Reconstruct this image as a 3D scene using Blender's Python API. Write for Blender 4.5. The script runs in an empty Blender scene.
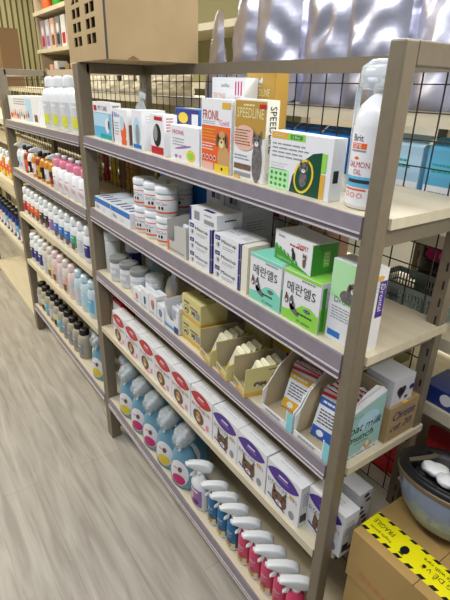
import bpy, math, random
from mathutils import Vector, Matrix, Euler
random.seed(7)
SC = bpy.context.scene
COL = SC.collection
PI = math.pi

# ------------------------------------------------------------------ camera, world, lights
cam_d = bpy.data.cameras.new('camera'); cam = bpy.data.objects.new('camera', cam_d); COL.objects.link(cam)
cam.location = (0.4354, -0.589, 1.535)
cam.rotation_euler = (1.1435, -0.0246, 0.9639)
cam_d.sensor_fit = 'VERTICAL'; cam_d.sensor_height = 36.0; cam_d.lens = 466.55 / 600 * 36.0
cam_d.clip_start = 0.02; cam_d.clip_end = 60
SC.camera = cam
SC.view_settings.view_transform = 'Standard'; SC.view_settings.look = 'None'
SC.view_settings.gamma = 1; SC.view_settings.use_curve_mapping = False
SC.view_settings.exposure = 0.0
wd = bpy.data.worlds.new('world'); SC.world = wd; wd.use_nodes = True
wd.node_tree.nodes['Background'].inputs[0].default_value = (0.86, 0.90, 1.0, 1)
wd.node_tree.nodes['Background'].inputs[1].default_value = 0.21

def area(name, loc, rot, sx, sy, power, col):
    d = bpy.data.lights.new(name, 'AREA'); d.shape = 'RECTANGLE'; d.size = sx; d.size_y = sy
    d.energy = power; d.color = col
    o = bpy.data.objects.new(name, d); o.location = loc; o.rotation_euler = rot; COL.objects.link(o); return o
area('aisle_tube_light', (-0.3, -1.0, 2.75), (math.radians(14), 0, 0), 3.2, 0.25, 46, (0.93, 0.95, 1.0))
area('aisle_tube_light', (-3.9, -1.2, 2.75), (math.radians(18), 0, 0), 2.8, 0.25, 110, (1.0, 0.90, 0.70))
area('rear_tube_light', (-1.2, 1.0, 2.75), (math.radians(-12), 0, 0), 3.6, 0.25, 60, (0.90, 0.93, 1.0))
area('rear_tube_light', (-5.0, 0.9, 2.8), (0, 0, 0), 2.6, 0.25, 40, (1.0, 0.94, 0.80))
area('wall_fill_light', (0.9, 1.2, 2.75), (0, 0, 0), 1.2, 0.25, 45, (1.0, 0.96, 0.86))  # added fill lamp, not a known fitting; brightens the back wall behind the grid
area('aisle_end_light', (1.6, 0.2, 2.75), (0, math.radians(25), 0), 0.3, 1.6, 24, (1.0, 0.95, 0.85))

# ------------------------------------------------------------------ materials
def lin(c): return tuple((v/255/12.92 if v/255 <= 0.04045 else ((v/255+0.055)/1.055)**2.4) for v in c)
MATS = {}
def M(name, rgb, rough=0.5, metal=0.0, noise=0.0, scale=20.0, alpha=1.0, trans=0.0, coat=0.0, bump=0.0, stretch=None):
    if name in MATS: return MATS[name]
    m = bpy.data.materials.new(name); m.use_nodes = True
    nt = m.node_tree; b = nt.nodes['Principled BSDF']; c = lin(rgb)
    b.inputs['Base Color'].default_value = (*c, 1); b.inputs['Roughness'].default_value = rough
    b.inputs['Metallic'].default_value = metal; b.inputs['Alpha'].default_value = alpha
    b.inputs['Transmission Weight'].default_value = trans; b.inputs['Coat Weight'].default_value = coat
    if noise or bump:
        tc = nt.nodes.new('ShaderNodeTexCoord'); mp = nt.nodes.new('ShaderNodeMapping')
        nt.links.new(tc.outputs['Object'], mp.inputs[0])
        if stretch: mp.inputs['Scale'].default_value = stretch
        n = nt.nodes.new('ShaderNodeTexNoise'); n.inputs['Scale'].default_value = scale; n.inputs['Detail'].default_value = 4
        nt.links.new(mp.outputs[0], n.inputs['Vector'])
        if noise:
            r = nt.nodes.new('ShaderNodeValToRGB')
            r.color_ramp.elements[0].position = 0.3; r.color_ramp.elements[1].position = 0.7
            r.color_ramp.elements[0].color = (*[max(0, v*(1-noise)) for v in c], 1)
            r.color_ramp.elements[1].color = (*[min(1, v*(1+noise)) for v in c], 1)
            nt.links.new(n.outputs['Fac'], r.inputs[0]); nt.links.new(r.outputs[0], b.inputs['Base Color'])
        if bump:
            bp = nt.nodes.new('ShaderNodeBump'); bp.inputs['Strength'].default_value = bump; bp.inputs['Distance'].default_value = 0.01
            nt.links.new(n.outputs['Fac'], bp.inputs['Height']); nt.links.new(bp.outputs[0], b.inputs['Normal'])
    MATS[name] = m; return m

W = M('white_card', (224, 225, 227), 0.45)
WP = M('white_plastic', (222, 226, 228), 0.28)
POST = M('taupe_paint', (122, 111, 92), 0.42, 0.1, noise=0.05, scale=60)
BOARD = M('cream_laminate', (206, 196, 170), 0.5, noise=0.06, scale=6, stretch=(1, 8, 1))
BEAM = M('beige_beam', (165, 150, 125), 0.5)
RAILM = M('mauve_price_rail', (134, 126, 135), 0.35, noise=0.08, scale=30)
CHAN = M('pale_channel', (190, 182, 184), 0.3)
WIRE = M('dark_wire', (60, 54, 48), 0.4, 0.6)
BLACK = M('black', (14, 14, 16), 0.45); DARK = M('charcoal', (48, 46, 48), 0.5)
GREY = M('grey_print', (140, 142, 146), 0.5); LGREY = M('light_grey_print', (196, 198, 202), 0.5)
NAVY = M('navy', (38, 34, 118), 0.4); BLUE = M('blue', (28, 112, 190), 0.4); SKY = M('sky_blue', (96, 178, 214), 0.4)
LBLUE = M('light_blue', (172, 208, 228), 0.45); TEAL = M('teal', (34, 158, 150), 0.4); AQUA = M('aqua', (122, 208, 182), 0.45)
GREEN = M('green', (52, 152, 40), 0.4); LIME = M('lime', (140, 208, 72), 0.45); DGREEN = M('dark_green', (14, 72, 48), 0.4)
PGREEN = M('pale_green', (176, 226, 170), 0.45)
RED = M('red', (186, 24, 34), 0.4); ORANGE = M('orange', (226, 96, 34), 0.42); PINK = M('pink', (226, 132, 158), 0.42)
MAG = M('magenta', (200, 30, 110), 0.42); ROSE = M('rose_bottle', (206, 66, 104), 0.35)
PURPLE = M('purple', (70, 32, 140), 0.4); LILAC = M('lilac', (150, 104, 168), 0.42)
YEL = M('yellow', (226, 198, 50), 0.45); GOLD = M('gold_card', (180, 142, 62), 0.35); MUST = M('mustard', (214, 168, 64), 0.45)
CREAM = M('cream_card', (220, 212, 158), 0.55); SACH = M('cream_sachet', (236, 232, 200), 0.35, bump=0.4, scale=40)
PEACH = M('peach', (222, 176, 156), 0.5); TAN = M('tan_fur', (196, 150, 96), 0.6); BROWN = M('brown_fur', (112, 82, 60), 0.6, noise=0.4, scale=150)
GFUR = M('grey_fur', (104, 98, 98), 0.6, noise=0.4, scale=150)
KRAFT = M('kraft_card', (160, 136, 96), 0.7, noise=0.06, scale=12)
CARTON = M('carton_card', (170, 138, 80), 0.65, noise=0.08, scale=9)
BRCARD = M('brown_carton', (112, 84, 50), 0.75)
INNER = M('raw_card_inside', (176, 162, 132), 0.75)
GLASSY = M('clear_plastic', (214, 222, 226), 0.12, alpha=0.45, bump=0.5, scale=40)
SHRINK = M('crumpled_film', (196, 206, 210), 0.14, alpha=0.5, bump=0.9, scale=55)
FOIL = M('silver_foil', (196, 196, 210), 0.33, 0.85, bump=0.5, scale=6)
REFILL = M('blue_bottle', (96, 148, 172), 0.3, coat=0.3)
STEELB = M('helmet_shell', (120, 132, 150), 0.3, coat=0.5)

# ------------------------------------------------------------------ mesh builder
_txt = {}
def text_mesh(s):
    if s in _txt: return _txt[s]
    cu = bpy.data.curves.new('t', 'FONT'); cu.body = s; cu.resolution_u = 2; cu.size = 1.0; cu.align_x = 'LEFT'
    o = bpy.data.objects.new('t', cu); COL.objects.link(o)
    bpy.context.view_layer.update()
    me = bpy.data.meshes.new_from_object(o)
    vs = [tuple(v.co) for v in me.vertices]; fs = [tuple(p.vertices) for p in me.polygons]
    bpy.data.objects.remove(o); bpy.data.curves.remove(cu); bpy.data.meshes.remove(me)
    if vs:
        x0 = min(v[0] for v in vs); x1 = max(v[0] for v in vs); y0 = min(v[1] for v in vs); y1 = max(v[1] for v in vs)
        w = max(x1-x0, 1e-6); h = max(y1-y0, 1e-6)
        vs = [((v[0]-x0)/w, (v[1]-y0)/h) for v in vs]
    _txt[s] = (vs, fs); return _txt[s]

class Face:                                   # a printed face: origin, right, up, outward
    def __init__(s, o, u, v, n): s.o, s.u, s.v, s.n = Vector(o), Vector(u).normalized(), Vector(v).normalized(), Vector(n).normalized()
    def p(s, a, b, k=1): return s.o + s.u*a + s.v*b + s.n*(0.00035*k)
    def sub(s, a, b, rot):                    # a turned and shifted frame on the same face
        c, t = math.cos(rot), math.sin(rot)
        return Face(s.o + s.u*a + s.v*b, s.u*c + s.v*t, s.v*c - s.u*t, s.n)

class MB:
    def __init__(s): s.v, s.f, s.m, s.mats, s.sm = [], [], [], [], []
    def mi(s, m):
        if m not in s.mats: s.mats.append(m)
        return s.mats.index(m)
    def add(s, vs, fs, m, smooth=False):
        n = len(s.v); s.v += [tuple(v) for v in vs]; k = s.mi(m)
        for f in fs: s.f.append(tuple(i+n for i in f)); s.m.append(k); s.sm.append(smooth)
        return s
    def box(s, x0, y0, z0, x1, y1, z1, m, T=None):
        vs = [Vector(p) for p in ((x0,y0,z0),(x1,y0,z0),(x1,y1,z0),(x0,y1,z0),(x0,y0,z1),(x1,y0,z1),(x1,y1,z1),(x0,y1,z1))]
        if T: vs = [T @ v for v in vs]
        return s.add(vs, [(3,2,1,0),(4,5,6,7),(0,1,5,4),(1,2,6,5),(2,3,7,6),(3,0,4,7)], m)
    def prism(s, pts, d, m, smooth=False):     # pts: loop of 3-D points, d: thickness vector
        n = len(pts); d = Vector(d); a = [Vector(p) for p in pts]
        fs = [tuple(range(n)), tuple(range(2*n-1, n-1, -1))] + [(i, (i+1) % n, (i+1) % n + n, i+n)[::-1] for i in range(n)]
        return s.add(a + [p+d for p in a], fs, m, smooth)
    def lathe(s, prof, m, seg=20, c=(0,0,0), sx=1, sy=1, smooth=True, T=None, cap=True):   # prof: (r, z[, mat])
        vs, n = [], len(prof)
        for q in prof:
            for i in range(seg):
                a = 2*PI*i/seg; v = Vector((c[0]+q[0]*sx*math.cos(a), c[1]+q[0]*sy*math.sin(a), c[2]+q[1]))
                vs.append(T @ v if T else v)
        b = len(s.v); s.v += [tuple(v) for v in vs]
        for j in range(n-1):
            k = s.mi(prof[j][2] if len(prof[j]) > 2 else m)
            for i in range(seg):
                s.f.append((b+j*seg+i, b+j*seg+(i+1) % seg, b+(j+1)*seg+(i+1) % seg, b+(j+1)*seg+i)); s.m.append(k); s.sm.append(smooth)
        if not cap: return s
        s.f.append(tuple(b+i for i in range(seg))[::-1]); s.m.append(s.mi(prof[0][2] if len(prof[0]) > 2 else m)); s.sm.append(False)
        s.f.append(tuple(b+(n-1)*seg+i for i in range(seg))); s.m.append(s.mi(prof[-1][2] if len(prof[-1]) > 2 else m)); s.sm.append(False)
        return s
    def tube(s, a, b, r, m, seg=6):
        a, b = Vector(a), Vector(b); d = (b-a).normalized(); u = d.orthogonal().normalized(); w = d.cross(u)
        vs = [p + u*r*math.cos(2*PI*i/seg) + w*r*math.sin(2*PI*i/seg) for p in (a, b) for i in range(seg)]
        return s.add(vs, [(i, (i+1) % seg, (i+1) % seg+seg, i+seg) for i in range(seg)] + [tuple(range(seg))[::-1], tuple(range(seg, 2*seg))], m)
    def rect(s, F, a0, b0, a1, b1, m, k=1): return s.add([F.p(a0,b0,k), F.p(a1,b0,k), F.p(a1,b1,k), F.p(a0,b1,k)], [(0,1,2,3)], m)
    def poly(s, F, pts, m, k=1): return s.add([F.p(a,b,k) for a, b in pts], [tuple(range(len(pts)))], m)
    def oval(s, F, a, b, ra, rb, m, k=1, n=18, rot=0):
        pts = []
        for i in range(n):
            t = 2*PI*i/n; x, y = ra*math.cos(t), rb*math.sin(t)
            pts.append((a + x*math.cos(rot) - y*math.sin(rot), b + x*math.sin(rot) + y*math.cos(rot)))
        return s.poly(F, pts, m, k)
    def lens(s, F, a, b, ra, rb, m, k=1, rot=0):         # pointed eye shape
        pts = [(ra*math.cos(t), rb*math.sin(t)**3 if False else rb*math.sin(t)*abs(math.sin(t))**0.6) for t in [2*PI*i/24 for i in range(24)]]
        return s.poly(F, [(a+x*math.cos(rot)-y*math.sin(rot), b+x*math.sin(rot)+y*math.cos(rot)) for x, y in pts], m, k)
    def text(s, F, a, b, w, h, t, m, k=2, slant=0):
        vs, fs = text_mesh(t)
        return s.add([F.p(a+x*w+slant*y*h, b+y*h, k) for x, y in vs], fs, m)
    def lines(s, F, a, b, w, n, dh, m, k=1, th=None):     # small print as fine bars of broken words
        th = th or dh*0.35
        for i in range(n):
            x = a; end = a + w*random.uniform(0.75, 1)
            while x < end:
                ww = min(random.uniform(0.1, 0.25)*w, end-x); s.rect(F, x, b-i*dh, x+ww, b-i*dh+th, m, k); x += ww + 0.03*w
        return s
    def cat(s, F, a, b, r, m, k=2):
        s.oval(F, a, b, r, r*0.85, m, k)
        for q in (-1, 1): s.poly(F, [(a+q*r*0.35, b+r*0.6), (a+q*r*0.95, b+r*0.3), (a+q*r*0.85, b+r*1.45)][::q], m, k)
        s.oval(F, a, b-r*0.42, r*0.42, r*0.3, W, k+1)
        for q in (-1, 1): s.oval(F, a+q*r*0.4, b+r*0.12, r*0.17, r*0.14, BLACK, k+1, 8)
        return s.oval(F, a, b-r*0.3, r*0.12, r*0.08, BLACK, k+2, 8)
    def dog(s, F, a, b, r, m, k=2, muz=None):
        s.oval(F, a, b, r*0.8, r*0.95, m, k)
        for q in (-1, 1): s.oval(F, a+q*r*0.85, b, r*0.3, r*0.75, BROWN, k, rot=q*0.2)
        s.oval(F, a, b-r*0.4, r*0.42, r*0.42, muz or W, k+1)
        for q in (-1, 1): s.oval(F, a+q*r*0.34, b+r*0.2, r*0.13, r*0.13, BLACK, k+1, 8)
        return s.oval(F, a, b-r*0.2, r*0.18, r*0.13, BLACK, k+2, 8)
    def build(s, name, parent=None, bevel=0, sub=0, loc=None, seg=2):
        me = bpy.data.meshes.new(name); me.from_pydata(s.v, [], s.f)
        for m in s.mats: me.materials.append(m)
        me.polygons.foreach_set('material_index', s.m); me.polygons.foreach_set('use_smooth', s.sm); me.update()
        o = bpy.data.objects.new(name, me); COL.objects.link(o)
        if parent: o.parent = parent
        if loc: o.location = loc
        if bevel:
            b = o.modifiers.new('bevel', 'BEVEL'); b.width = bevel; b.segments = seg; b.limit_method = 'ANGLE'; b.angle_limit = math.radians(50)
        if sub: d = o.modifiers.new('sub', 'SUBSURF'); d.levels = sub; d.render_levels = sub
        return o

def tag(o, label, cat, group=None):
    o['label'] = label; o['category'] = cat
    if group: o['group'] = group
    return o
def thing(name, label, cat, loc=(0,0,0), rz=0, group=None, ry=0):
    o = bpy.data.objects.new(name, None); COL.objects.link(o); o.empty_display_size = 0.05
    o.location = loc; o.rotation_euler = (0, ry, rz); return tag(o, label, cat, group)
def struct(o): o['kind'] = 'structure'; return o
def dup(root, loc, label, rz=None, group=None, scale=None):
    r = root.copy(); COL.objects.link(r); r.location = loc; r['label'] = label
    if rz is not None: r.rotation_euler[2] = rz
    if group: r['group'] = group
    if scale: r.scale = scale
    for ch in list(root.children):
        c = ch.copy(); COL.objects.link(c); c.parent = r
        for g in list(ch.children):
            d = g.copy(); COL.objects.link(d); d.parent = c
    return r
ORD = ['first','second','third','fourth','fifth','sixth','seventh','eighth','ninth','tenth','eleventh','twelfth','thirteenth','fourteenth','fifteenth','sixteenth']

def fr(w, d, h):      # printed faces of a box standing at 0..w, 0..d, 0..h
    return (Face((0,0,0),(1,0,0),(0,0,1),(0,-1,0)), Face((w,0,0),(0,1,0),(0,0,1),(1,0,0)), Face((0,0,h),(1,0,0),(0,1,0),(0,0,1)))

# ------------------------------------------------------------------ the setting
def floor_mat():
    m = bpy.data.materials.new('grey_oak_vinyl'); m.use_nodes = True; nt = m.node_tree; b = nt.nodes['Principled BSDF']
    tc = nt.nodes.new('ShaderNodeTexCoord'); mp = nt.nodes.new('ShaderNodeMapping'); nt.links.new(tc.outputs['Object'], mp.inputs[0])
    mp.inputs['Scale'].default_value = (0.9, 9.5, 1)
    n = nt.nodes.new('ShaderNodeTexNoise'); n.inputs['Scale'].default_value = 3.2; n.inputs['Detail'].default_value = 7; n.inputs['Distortion'].default_value = 0.7
    nt.links.new(mp.outputs[0], n.inputs['Vector'])
    r = nt.nodes.new('ShaderNodeValToRGB'); r.color_ramp.elements[0].position = 0.32; r.color_ramp.elements[1].position = 0.68
    r.color_ramp.elements[0].color = (*lin((156, 149, 139)), 1); r.color_ramp.elements[1].color = (*lin((190, 184, 172)), 1)
    nt.links.new(n.outputs['Fac'], r.inputs[0])
    br = nt.nodes.new('ShaderNodeTexBrick'); br.inputs['Scale'].default_value = 1.0; br.offset = 0.4
    br.inputs['Brick Width'].default_value = 1.2; br.inputs['Row Height'].default_value = 0.18; br.inputs['Mortar Size'].default_value = 0.0015
    br.inputs['Color1'].default_value = (1, 1, 1, 1); br.inputs['Color2'].default_value = (0.93, 0.93, 0.93, 1); br.inputs['Mortar'].default_value = (0.78, 0.76, 0.74, 1)
    nt.links.new(tc.outputs['Object'], br.inputs['Vector'])
    mx = nt.nodes.new('ShaderNodeMix'); mx.data_type = 'RGBA'; mx.blend_type = 'MULTIPLY'; mx.inputs[0].default_value = 1
    nt.links.new(r.outputs[0], mx.inputs[6]); nt.links.new(br.outputs['Color'], mx.inputs[7]); nt.links.new(mx.outputs[2], b.inputs['Base Color'])
    b.inputs['Roughness'].default_value = 0.42
    return m
struct(MB().box(-9, -3.0, -0.05, 2.5, 2.2, 0, floor_mat()).build('floor'))
WALLM = M('ribbed_wall', (166, 158, 112), 0.6)
struct(MB().box(-9, 2.0, 0, 2.5, 2.1, 3.2, M('cream_wall', (222, 216, 196), 0.6)).build('wall_back'))
wb = MB(); wb.box(-6.95, -3.0, 0, -6.85, 2.0, 3.2, M('ribbed_groove', (92, 86, 58), 0.7)); y = -3.0
while y < 1.98: wb.box(-6.85, y, 0, -6.825, y+0.045, 3.2, WALLM); y += 0.07
struct(wb.build('wall_left'))

# ------------------------------------------------------------------ racks
PW, PD, RD = 0.0268, 0.030, 0.274      # post width, post depth, rack depth
SH = {'A': [(1.3559,1.367),(1.1056,1.111),(0.848,0.856),(0.6015,0.604),(0.2175,0.233)],
      'B': [(1.362,1.342),(1.090,1.080),(0.836,0.818),(0.566,0.515),(0.222,0.200)],
      'C': [(1.34,1.34),(0.965,0.965),(0.555,0.555),(0.10,0.10)]}
XR = {'A': 0.0, 'B': -1.3132, 'C': -2.6002}; XL = {'A': -1.2860, 'B': -2.5730, 'C': -3.90}
TH = {'A': [0.037,0.049,0.036,0.022,0.045], 'B': [0.037,0.040,0.026,0.026,0.034], 'C': [0.03,0.03,0.026,0.03]}
def zs(r, s, x):
    zr, zl = SH[r][s-1]; t = (x - XR[r])/(XL[r]-XR[r]); return zr + (zl-zr)*t + 0.0004
def ry(r, s): zr, zl = SH[r][s-1]; return math.atan((zl-zr)/(XR[r]-XL[r]))
def post_mb(x, y, slots):
    m = MB(); m.box(x-PW, y+(0.007 if slots else 0), 0, x, y+(PD+0.014 if (x < -1 and not slots) else PD), 1.6, POST)
    if slots:
        F = Face((x-PW, y+0.007, 0), (1,0,0), (0,0,1), (0,-1,0)); G = Face((x, y, 0), (0,1,0), (0,0,1), (1,0,0))
        z = 0.12
        while z < 1.55: m.rect(F, PW*0.6, z, PW*0.75, z+0.018, BLACK, 3); z += 0.038
    return m
def make_rack(r, label, frames):
    t = thing('display_rack', label, 'shelving rack', (XL[r], 0.137, 0))
    inv = Matrix.Translation((-XL[r], -0.137, 0))
    def part(mb, name, bevel=0, parent=None):
        mb.v = [tuple(inv @ Vector(v)) for v in mb.v]; return mb.build(name, parent or t, bevel=bevel)
    for x in frames:
        part(post_mb(x, 0, False), 'post', 0.003); part(post_mb(x, RD-PD, True), 'post')
        part(MB().box(x-PW, PD, 1.568, x, RD-PD, 1.6, POST), 'top_bar', 0.002)
        part(MB().box(x-PW*0.8, PD, 0.05, x-PW*0.2, RD-PD, 0.09, POST), 'foot_bar')
    xr, xl = XR[r]-PW, XL[r]
    for i, (zr, zl) in enumerate(SH[r]):
        th = TH[r][i]
        def tilt(mb):
            mb.v = [(v[0], v[1], v[2] + (zl-zr)*(v[0]-XR[r])/(XL[r]-XR[r])) for v in mb.v]; return mb
        b = MB(); b.box(xl, 0.004, zr-0.018, xr, RD+0.004, zr, BOARD)
        b.box(xr, PD+0.001, zr-0.018, XR[r]+(0.004 if r == 'A' else 0), RD+0.006, zr, BOARD)
        sh = part(tilt(b), 'shelf')
        rm = RAILM if not (i == 3 or (r == 'B' and i == 2) or (r == 'C')) else BOARD
        f = MB(); f.box(xl+0.0005, -0.002, zr-th, xr-0.0005, 0.004, zr-0.0003, rm)
        if rm is RAILM:
            f.box(xl+0.0005, -0.0050, zr-th, xr-0.0005, -0.002, zr-th+0.003, CHAN); f.box(xl+0.0005, -0.0024, zr-th+0.003, xr-0.0005, -0.002, zr-th+th*0.26, M('rail_groove', (96, 88, 98), 0.4)); f.box(xl+0.0005, -0.0045, zr-th+th*0.26, xr-0.0005, -0.002, zr-th+th*0.33, CHAN)
        part(tilt(f), 'price_rail', 0, sh)
        if r == 'A' and i == 3: part(tilt(MB().box(-0.30, RD+0.0065, zr-0.004, -0.006, RD+0.009, zr+0.004, W)), 'back_edge_strip', 0, sh)
        if i < 4: 
            for x in frames:
              k = MB(); k.box(x-PW+0.002, PD, zr-0.018-(0.030 if i == 0 else 0.012), x-0.003, RD-PD, zr-0.0182, POST)
              part(tilt(k), 'shelf_bracket', 0, sh)
    part(MB().box(xl, RD-0.014, 1.570, xr, RD, 1.6, POST if r == 'A' else BEAM), 'top_beam')
    g = MB(); y = RD+0.006
    z = 0.25
    while z < 1.57: g.tube((xl, y, z), (xr, y, z), 0.0016, WIRE, 4); z += 0.05
    x = xl+0.03
    while x < xr: g.tube((x, y-0.002, 0.15), (x, y-0.002, 1.57), 0.0016, WIRE, 4); x += 0.05
    part(g, 'wire_grid')
    return t
make_rack('A', 'taupe metal shelving rack nearest the camera, loaded with pet medicine boxes', [0.0, -1.2860])
make_rack('B', 'taupe rack behind the nearest one, holding rows of white shampoo bottles', [-1.3132, -2.5730])
make_rack('C', 'farthest rack at the left edge with bare cream shelves and dark blue bottles', [-2.6002, -3.90])

# rear rack, standing back to back with the first row
RZ = [1.500, 1.262, 1.040, 0.865, 0.54, 0.12]
rr = thing('rear_rack', 'cream rack behind the wire grid carrying silver pouches on its top shelf', 'shelving rack', (-2.3, 0.47, 0))
rx0, rx1, ry0, ry1 = -6.2, 0.75, 0.335, 0.62
def rpart(mb, name, parent=None):
    mb.v = [(v[0]+2.3, v[1]-0.47, v[2]) for v in mb.v]; return mb.build(name, parent or rr)
for z in RZ:
    rpart(MB().box(rx0, ry0, z-0.03, rx1, ry1, z, BOARD), 'shelf')
for x in (-6.2, -5.0, -3.8, -2.6, -1.35, -0.30, 0.73):
    rpart(post_mb(x+PW, ry1-PD-0.001, True), 'post')
rpart(MB().box(rx0, ry1+0.002, 0, rx1, ry1+0.014, 0.86, M('cream_back_panel', (206, 204, 178), 0.6)), 'back_panel')
# distant wall rack
dr = thing('wall_rack', 'cream wall shelves with small packets, far behind at upper left', 'shelving rack', (-3.5, 1.45, 0))
def dpart(mb, name):
    mb.v = [(v[0]+3.5, v[1]-1.45, v[2]) for v in mb.v]; return mb.build(name, dr)
FZ = [1.25, 1.56, 1.855, 2.20, 2.5]
for z in FZ: dpart(MB().box(-5.45, 1.0, z-0.035, -1.2, 1.35, z, BOARD), 'shelf')
for x in (-5.45, -1.26): dpart(MB().box(x, 1.02, 0, x+0.06, 1.35, 2.75, BEAM), 'side_panel')
dpart(MB().box(-5.39, 1.335, 0.6, -1.26, 1.348, 2.75, M('olive_back', (150, 146, 104), 0.6)), 'back_panel')

# ------------------------------------------------------------------ rack A, top shelf
def simple_box(name, label, cat, r, s, x, y, w, d, h, deco, group=None, body=W, rz=0, dz=0, bevel=0.0):
    m = MB(); m.box(0,0,0,w,d,h,body); F, S, T = fr(w,d,h)
    if deco: deco(m, F, S, T, w, d, h)
    o = m.build(name); o.location = (x, y, zs(r,s,x)+dz); o.rotation_euler = (0, ry(r,s), rz)
    return tag(o, label, cat, group)

def dec(m,F,S,T,w,d,h):
    m.rect(F, 0.003, 0.003, w-0.003, h*0.72, SKY); m.rect(F, 0.02*w, h*0.35, 0.9*w, h*0.7, LBLUE, 2)
    m.rect(F, 0.35*w, 0.004, w-0.004, h*0.16, TEAL, 3); m.text(F, w*0.3, h*0.78, w*0.5, h*0.12, 'PET CARE', NAVY)
    m.rect(F, 0.05*w, h*0.76, 0.22*w, h*0.9, RED, 2); m.oval(F, w*0.78, h*0.4, w*0.12, h*0.2, W, 3); m.oval(F, w*0.86, h*0.42, w*0.035, h*0.13, BLACK, 4)
    m.rect(S, 0.004, 0.004, d-0.002, h*0.8, NAVY); m.text(S, d*0.2, h*0.83, d*0.6, h*0.1, 'PET', BLACK)
simple_box('medicine_box', 'pale blue box at the left end of the top shelf of the nearest rack', 'box', 'A', 1, -1.226, 0.02, 0.155, 0.035, 0.116, dec)
def dec(m,F,S,T,w,d,h):
    m.oval(F, w*0.7, h*0.4, w*0.2, h*0.3, ORANGE, 1); m.oval(F, w*0.62, h*0.62, w*0.14, h*0.2, LBLUE, 2); m.text(F, w*0.08, h*0.78, w*0.4, h*0.12, 'Bio', BLUE)
    m.rect(F, w*0.55, 0.003, w*0.9, h*0.18, ORANGE, 3); m.lines(F, w*0.08, h*0.6, w*0.35, 5, h*0.08, GREY)
    m.rect(S, 0.004, 0.004, d*0.4, h*0.6, BROWN)
simple_box('medicine_box', 'white box with an orange and blue picture, beside the pale blue box', 'box', 'A', 1, -1.042, 0.015, 0.105, 0.05, 0.103, dec)
def dec(m,F,S,T,w,d,h):
    m.oval(F, w*0.5, h*0.45, w*0.35, h*0.38, LBLUE); m.oval(F, w*0.55, h*0.38, w*0.2, h*0.28, GREY, 2); m.rect(F, 0.1*w, 0.004, w*0.9, h*0.14, BLUE, 3)
    m.lines(S, d*0.15, h*0.85, d*0.6, 3, h*0.07, LGREY)
simple_box('medicine_box', 'white box with a blue grey picture, third from the left on the top shelf', 'box', 'A', 1, -0.905, 0.015, 0.065, 0.075, 0.107, dec)
def dec(m,F,S,T,w,d,h):
    m.oval(F, w*0.5, h*0.5, w*0.3, h*0.28, BLACK); m.oval(F, w*0.4, h*0.55, w*0.15, h*0.2, GREY, 2); m.rect(F, 0.04*w, 0.004, w*0.96, h*0.22, RED, 3)
    m.rect(F, w*0.3, h*0.86, w*0.9, h*0.95, RED, 2); m.lines(S, d*0.2, h*0.9, d*0.6, 5, h*0.07, RED)
simple_box('medicine_box', 'white box with a black animal and red bottom stripe on the top shelf', 'box', 'A', 1, -0.785, 0.015, 0.075, 0.04, 0.104, dec)
def dec(m,F,S,T,w,d,h):
    m.text(F, w*0.08, h*0.76, w*0.42, h*0.12, 'FRONIL', MAG); m.lines(F, w*0.08, h*0.62, w*0.5, 3, h*0.08, GREY)
    m.oval(F, w*0.72, h*0.22, w*0.15, h*0.17, YEL); m.oval(F, w*0.72, h*0.22, w*0.09, h*0.1, LIME, 2); m.oval(F, w*0.45, h*0.42, w*0.3, h*0.03, LILAC, 1, rot=0.15)
    m.oval(F, w*0.2, h*0.14, w*0.05, h*0.05, LILAC); m.oval(F, w*0.34, h*0.14, w*0.05, h*0.05, PINK); m.lines(S, d*0.2, h*0.8, d*0.6, 3, h*0.1, LGREY)
simple_box('medicine_box', 'wide white box with pink lettering and a yellow round animal, before the red box', 'box', 'A', 1, -0.678, 0.018, 0.138, 0.04, 0.085, dec)
def dec(m,F,S,T,w,d,h):
    m.rect(F, 0.003, 0.003, w-0.003, h*0.64, ORANGE); m.text(F, w*0.06, h*0.72, w*0.56, h*0.13, 'FRONIL', RED); m.text(F, w*0.62, h*0.66, w*0.3, h*0.07, 'Gold', PINK)
    m.rect(F, w*0.7, h*0.88, w*0.97, h*0.96, MUST, 2); m.lines(F, w*0.06, h*0.69, w*0.45, 2, h*0.025, GREY)
    m.lines(F, w*0.05, h*0.58, w*0.5, 4, h*0.045, MUST, 2); m.lines(F, w*0.05, h*0.38, w*0.48, 3, h*0.04, W, 2)
    m.oval(F, w*0.78, h*0.2, w*0.2, h*0.2, TAN, 2); m.dog(F, w*0.72, h*0.46, w*0.17, TAN, 3, muz=CREAM)
    for k in range(4): m.oval(F, w*(0.1+0.13*k), h*0.19, w*0.05, w*0.05, W, 3); m.oval(F, w*(0.1+0.13*k), h*0.19, w*0.035, w*0.035, RED, 4)
    m.rect(F, w*0.05, h*0.02, w*0.46, h*0.12, PEACH, 3); m.rect(F, w*0.5, 0.0, w*0.98, h*0.12, YEL, 5); m.oval(F, w*0.75, h*0.06, w*0.03, h*0.025, BLACK, 6)
simple_box('medicine_box', 'tall white and orange box with a golden puppy, front of the top shelf', 'box', 'A', 1, -0.531, 0.018, 0.118, 0.035, 0.152, dec)
def dec(m,F,S,T,w,d,h):
    m.text(F, w*0.06, h*0.76, w*0.4, h*0.08, 'FRONIL', PEACH); m.text(F, w*0.3, h*0.9, w*0.25, h*0.04, 'antiflea', GREY)
    for k in range(3): m.rect(F, w*(0.72+0.08*k), h*0.82, w*(0.755+0.08*k), h*0.96, MAG)
    m.rect(F, w*0.72, h*0.74, w*0.93, h*0.80, PINK)
simple_box('medicine_box', 'white box with pale orange lettering standing tall behind the puppy box', 'box', 'A', 1, -0.555, 0.062, 0.125, 0.035, 0.195, dec)
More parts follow.
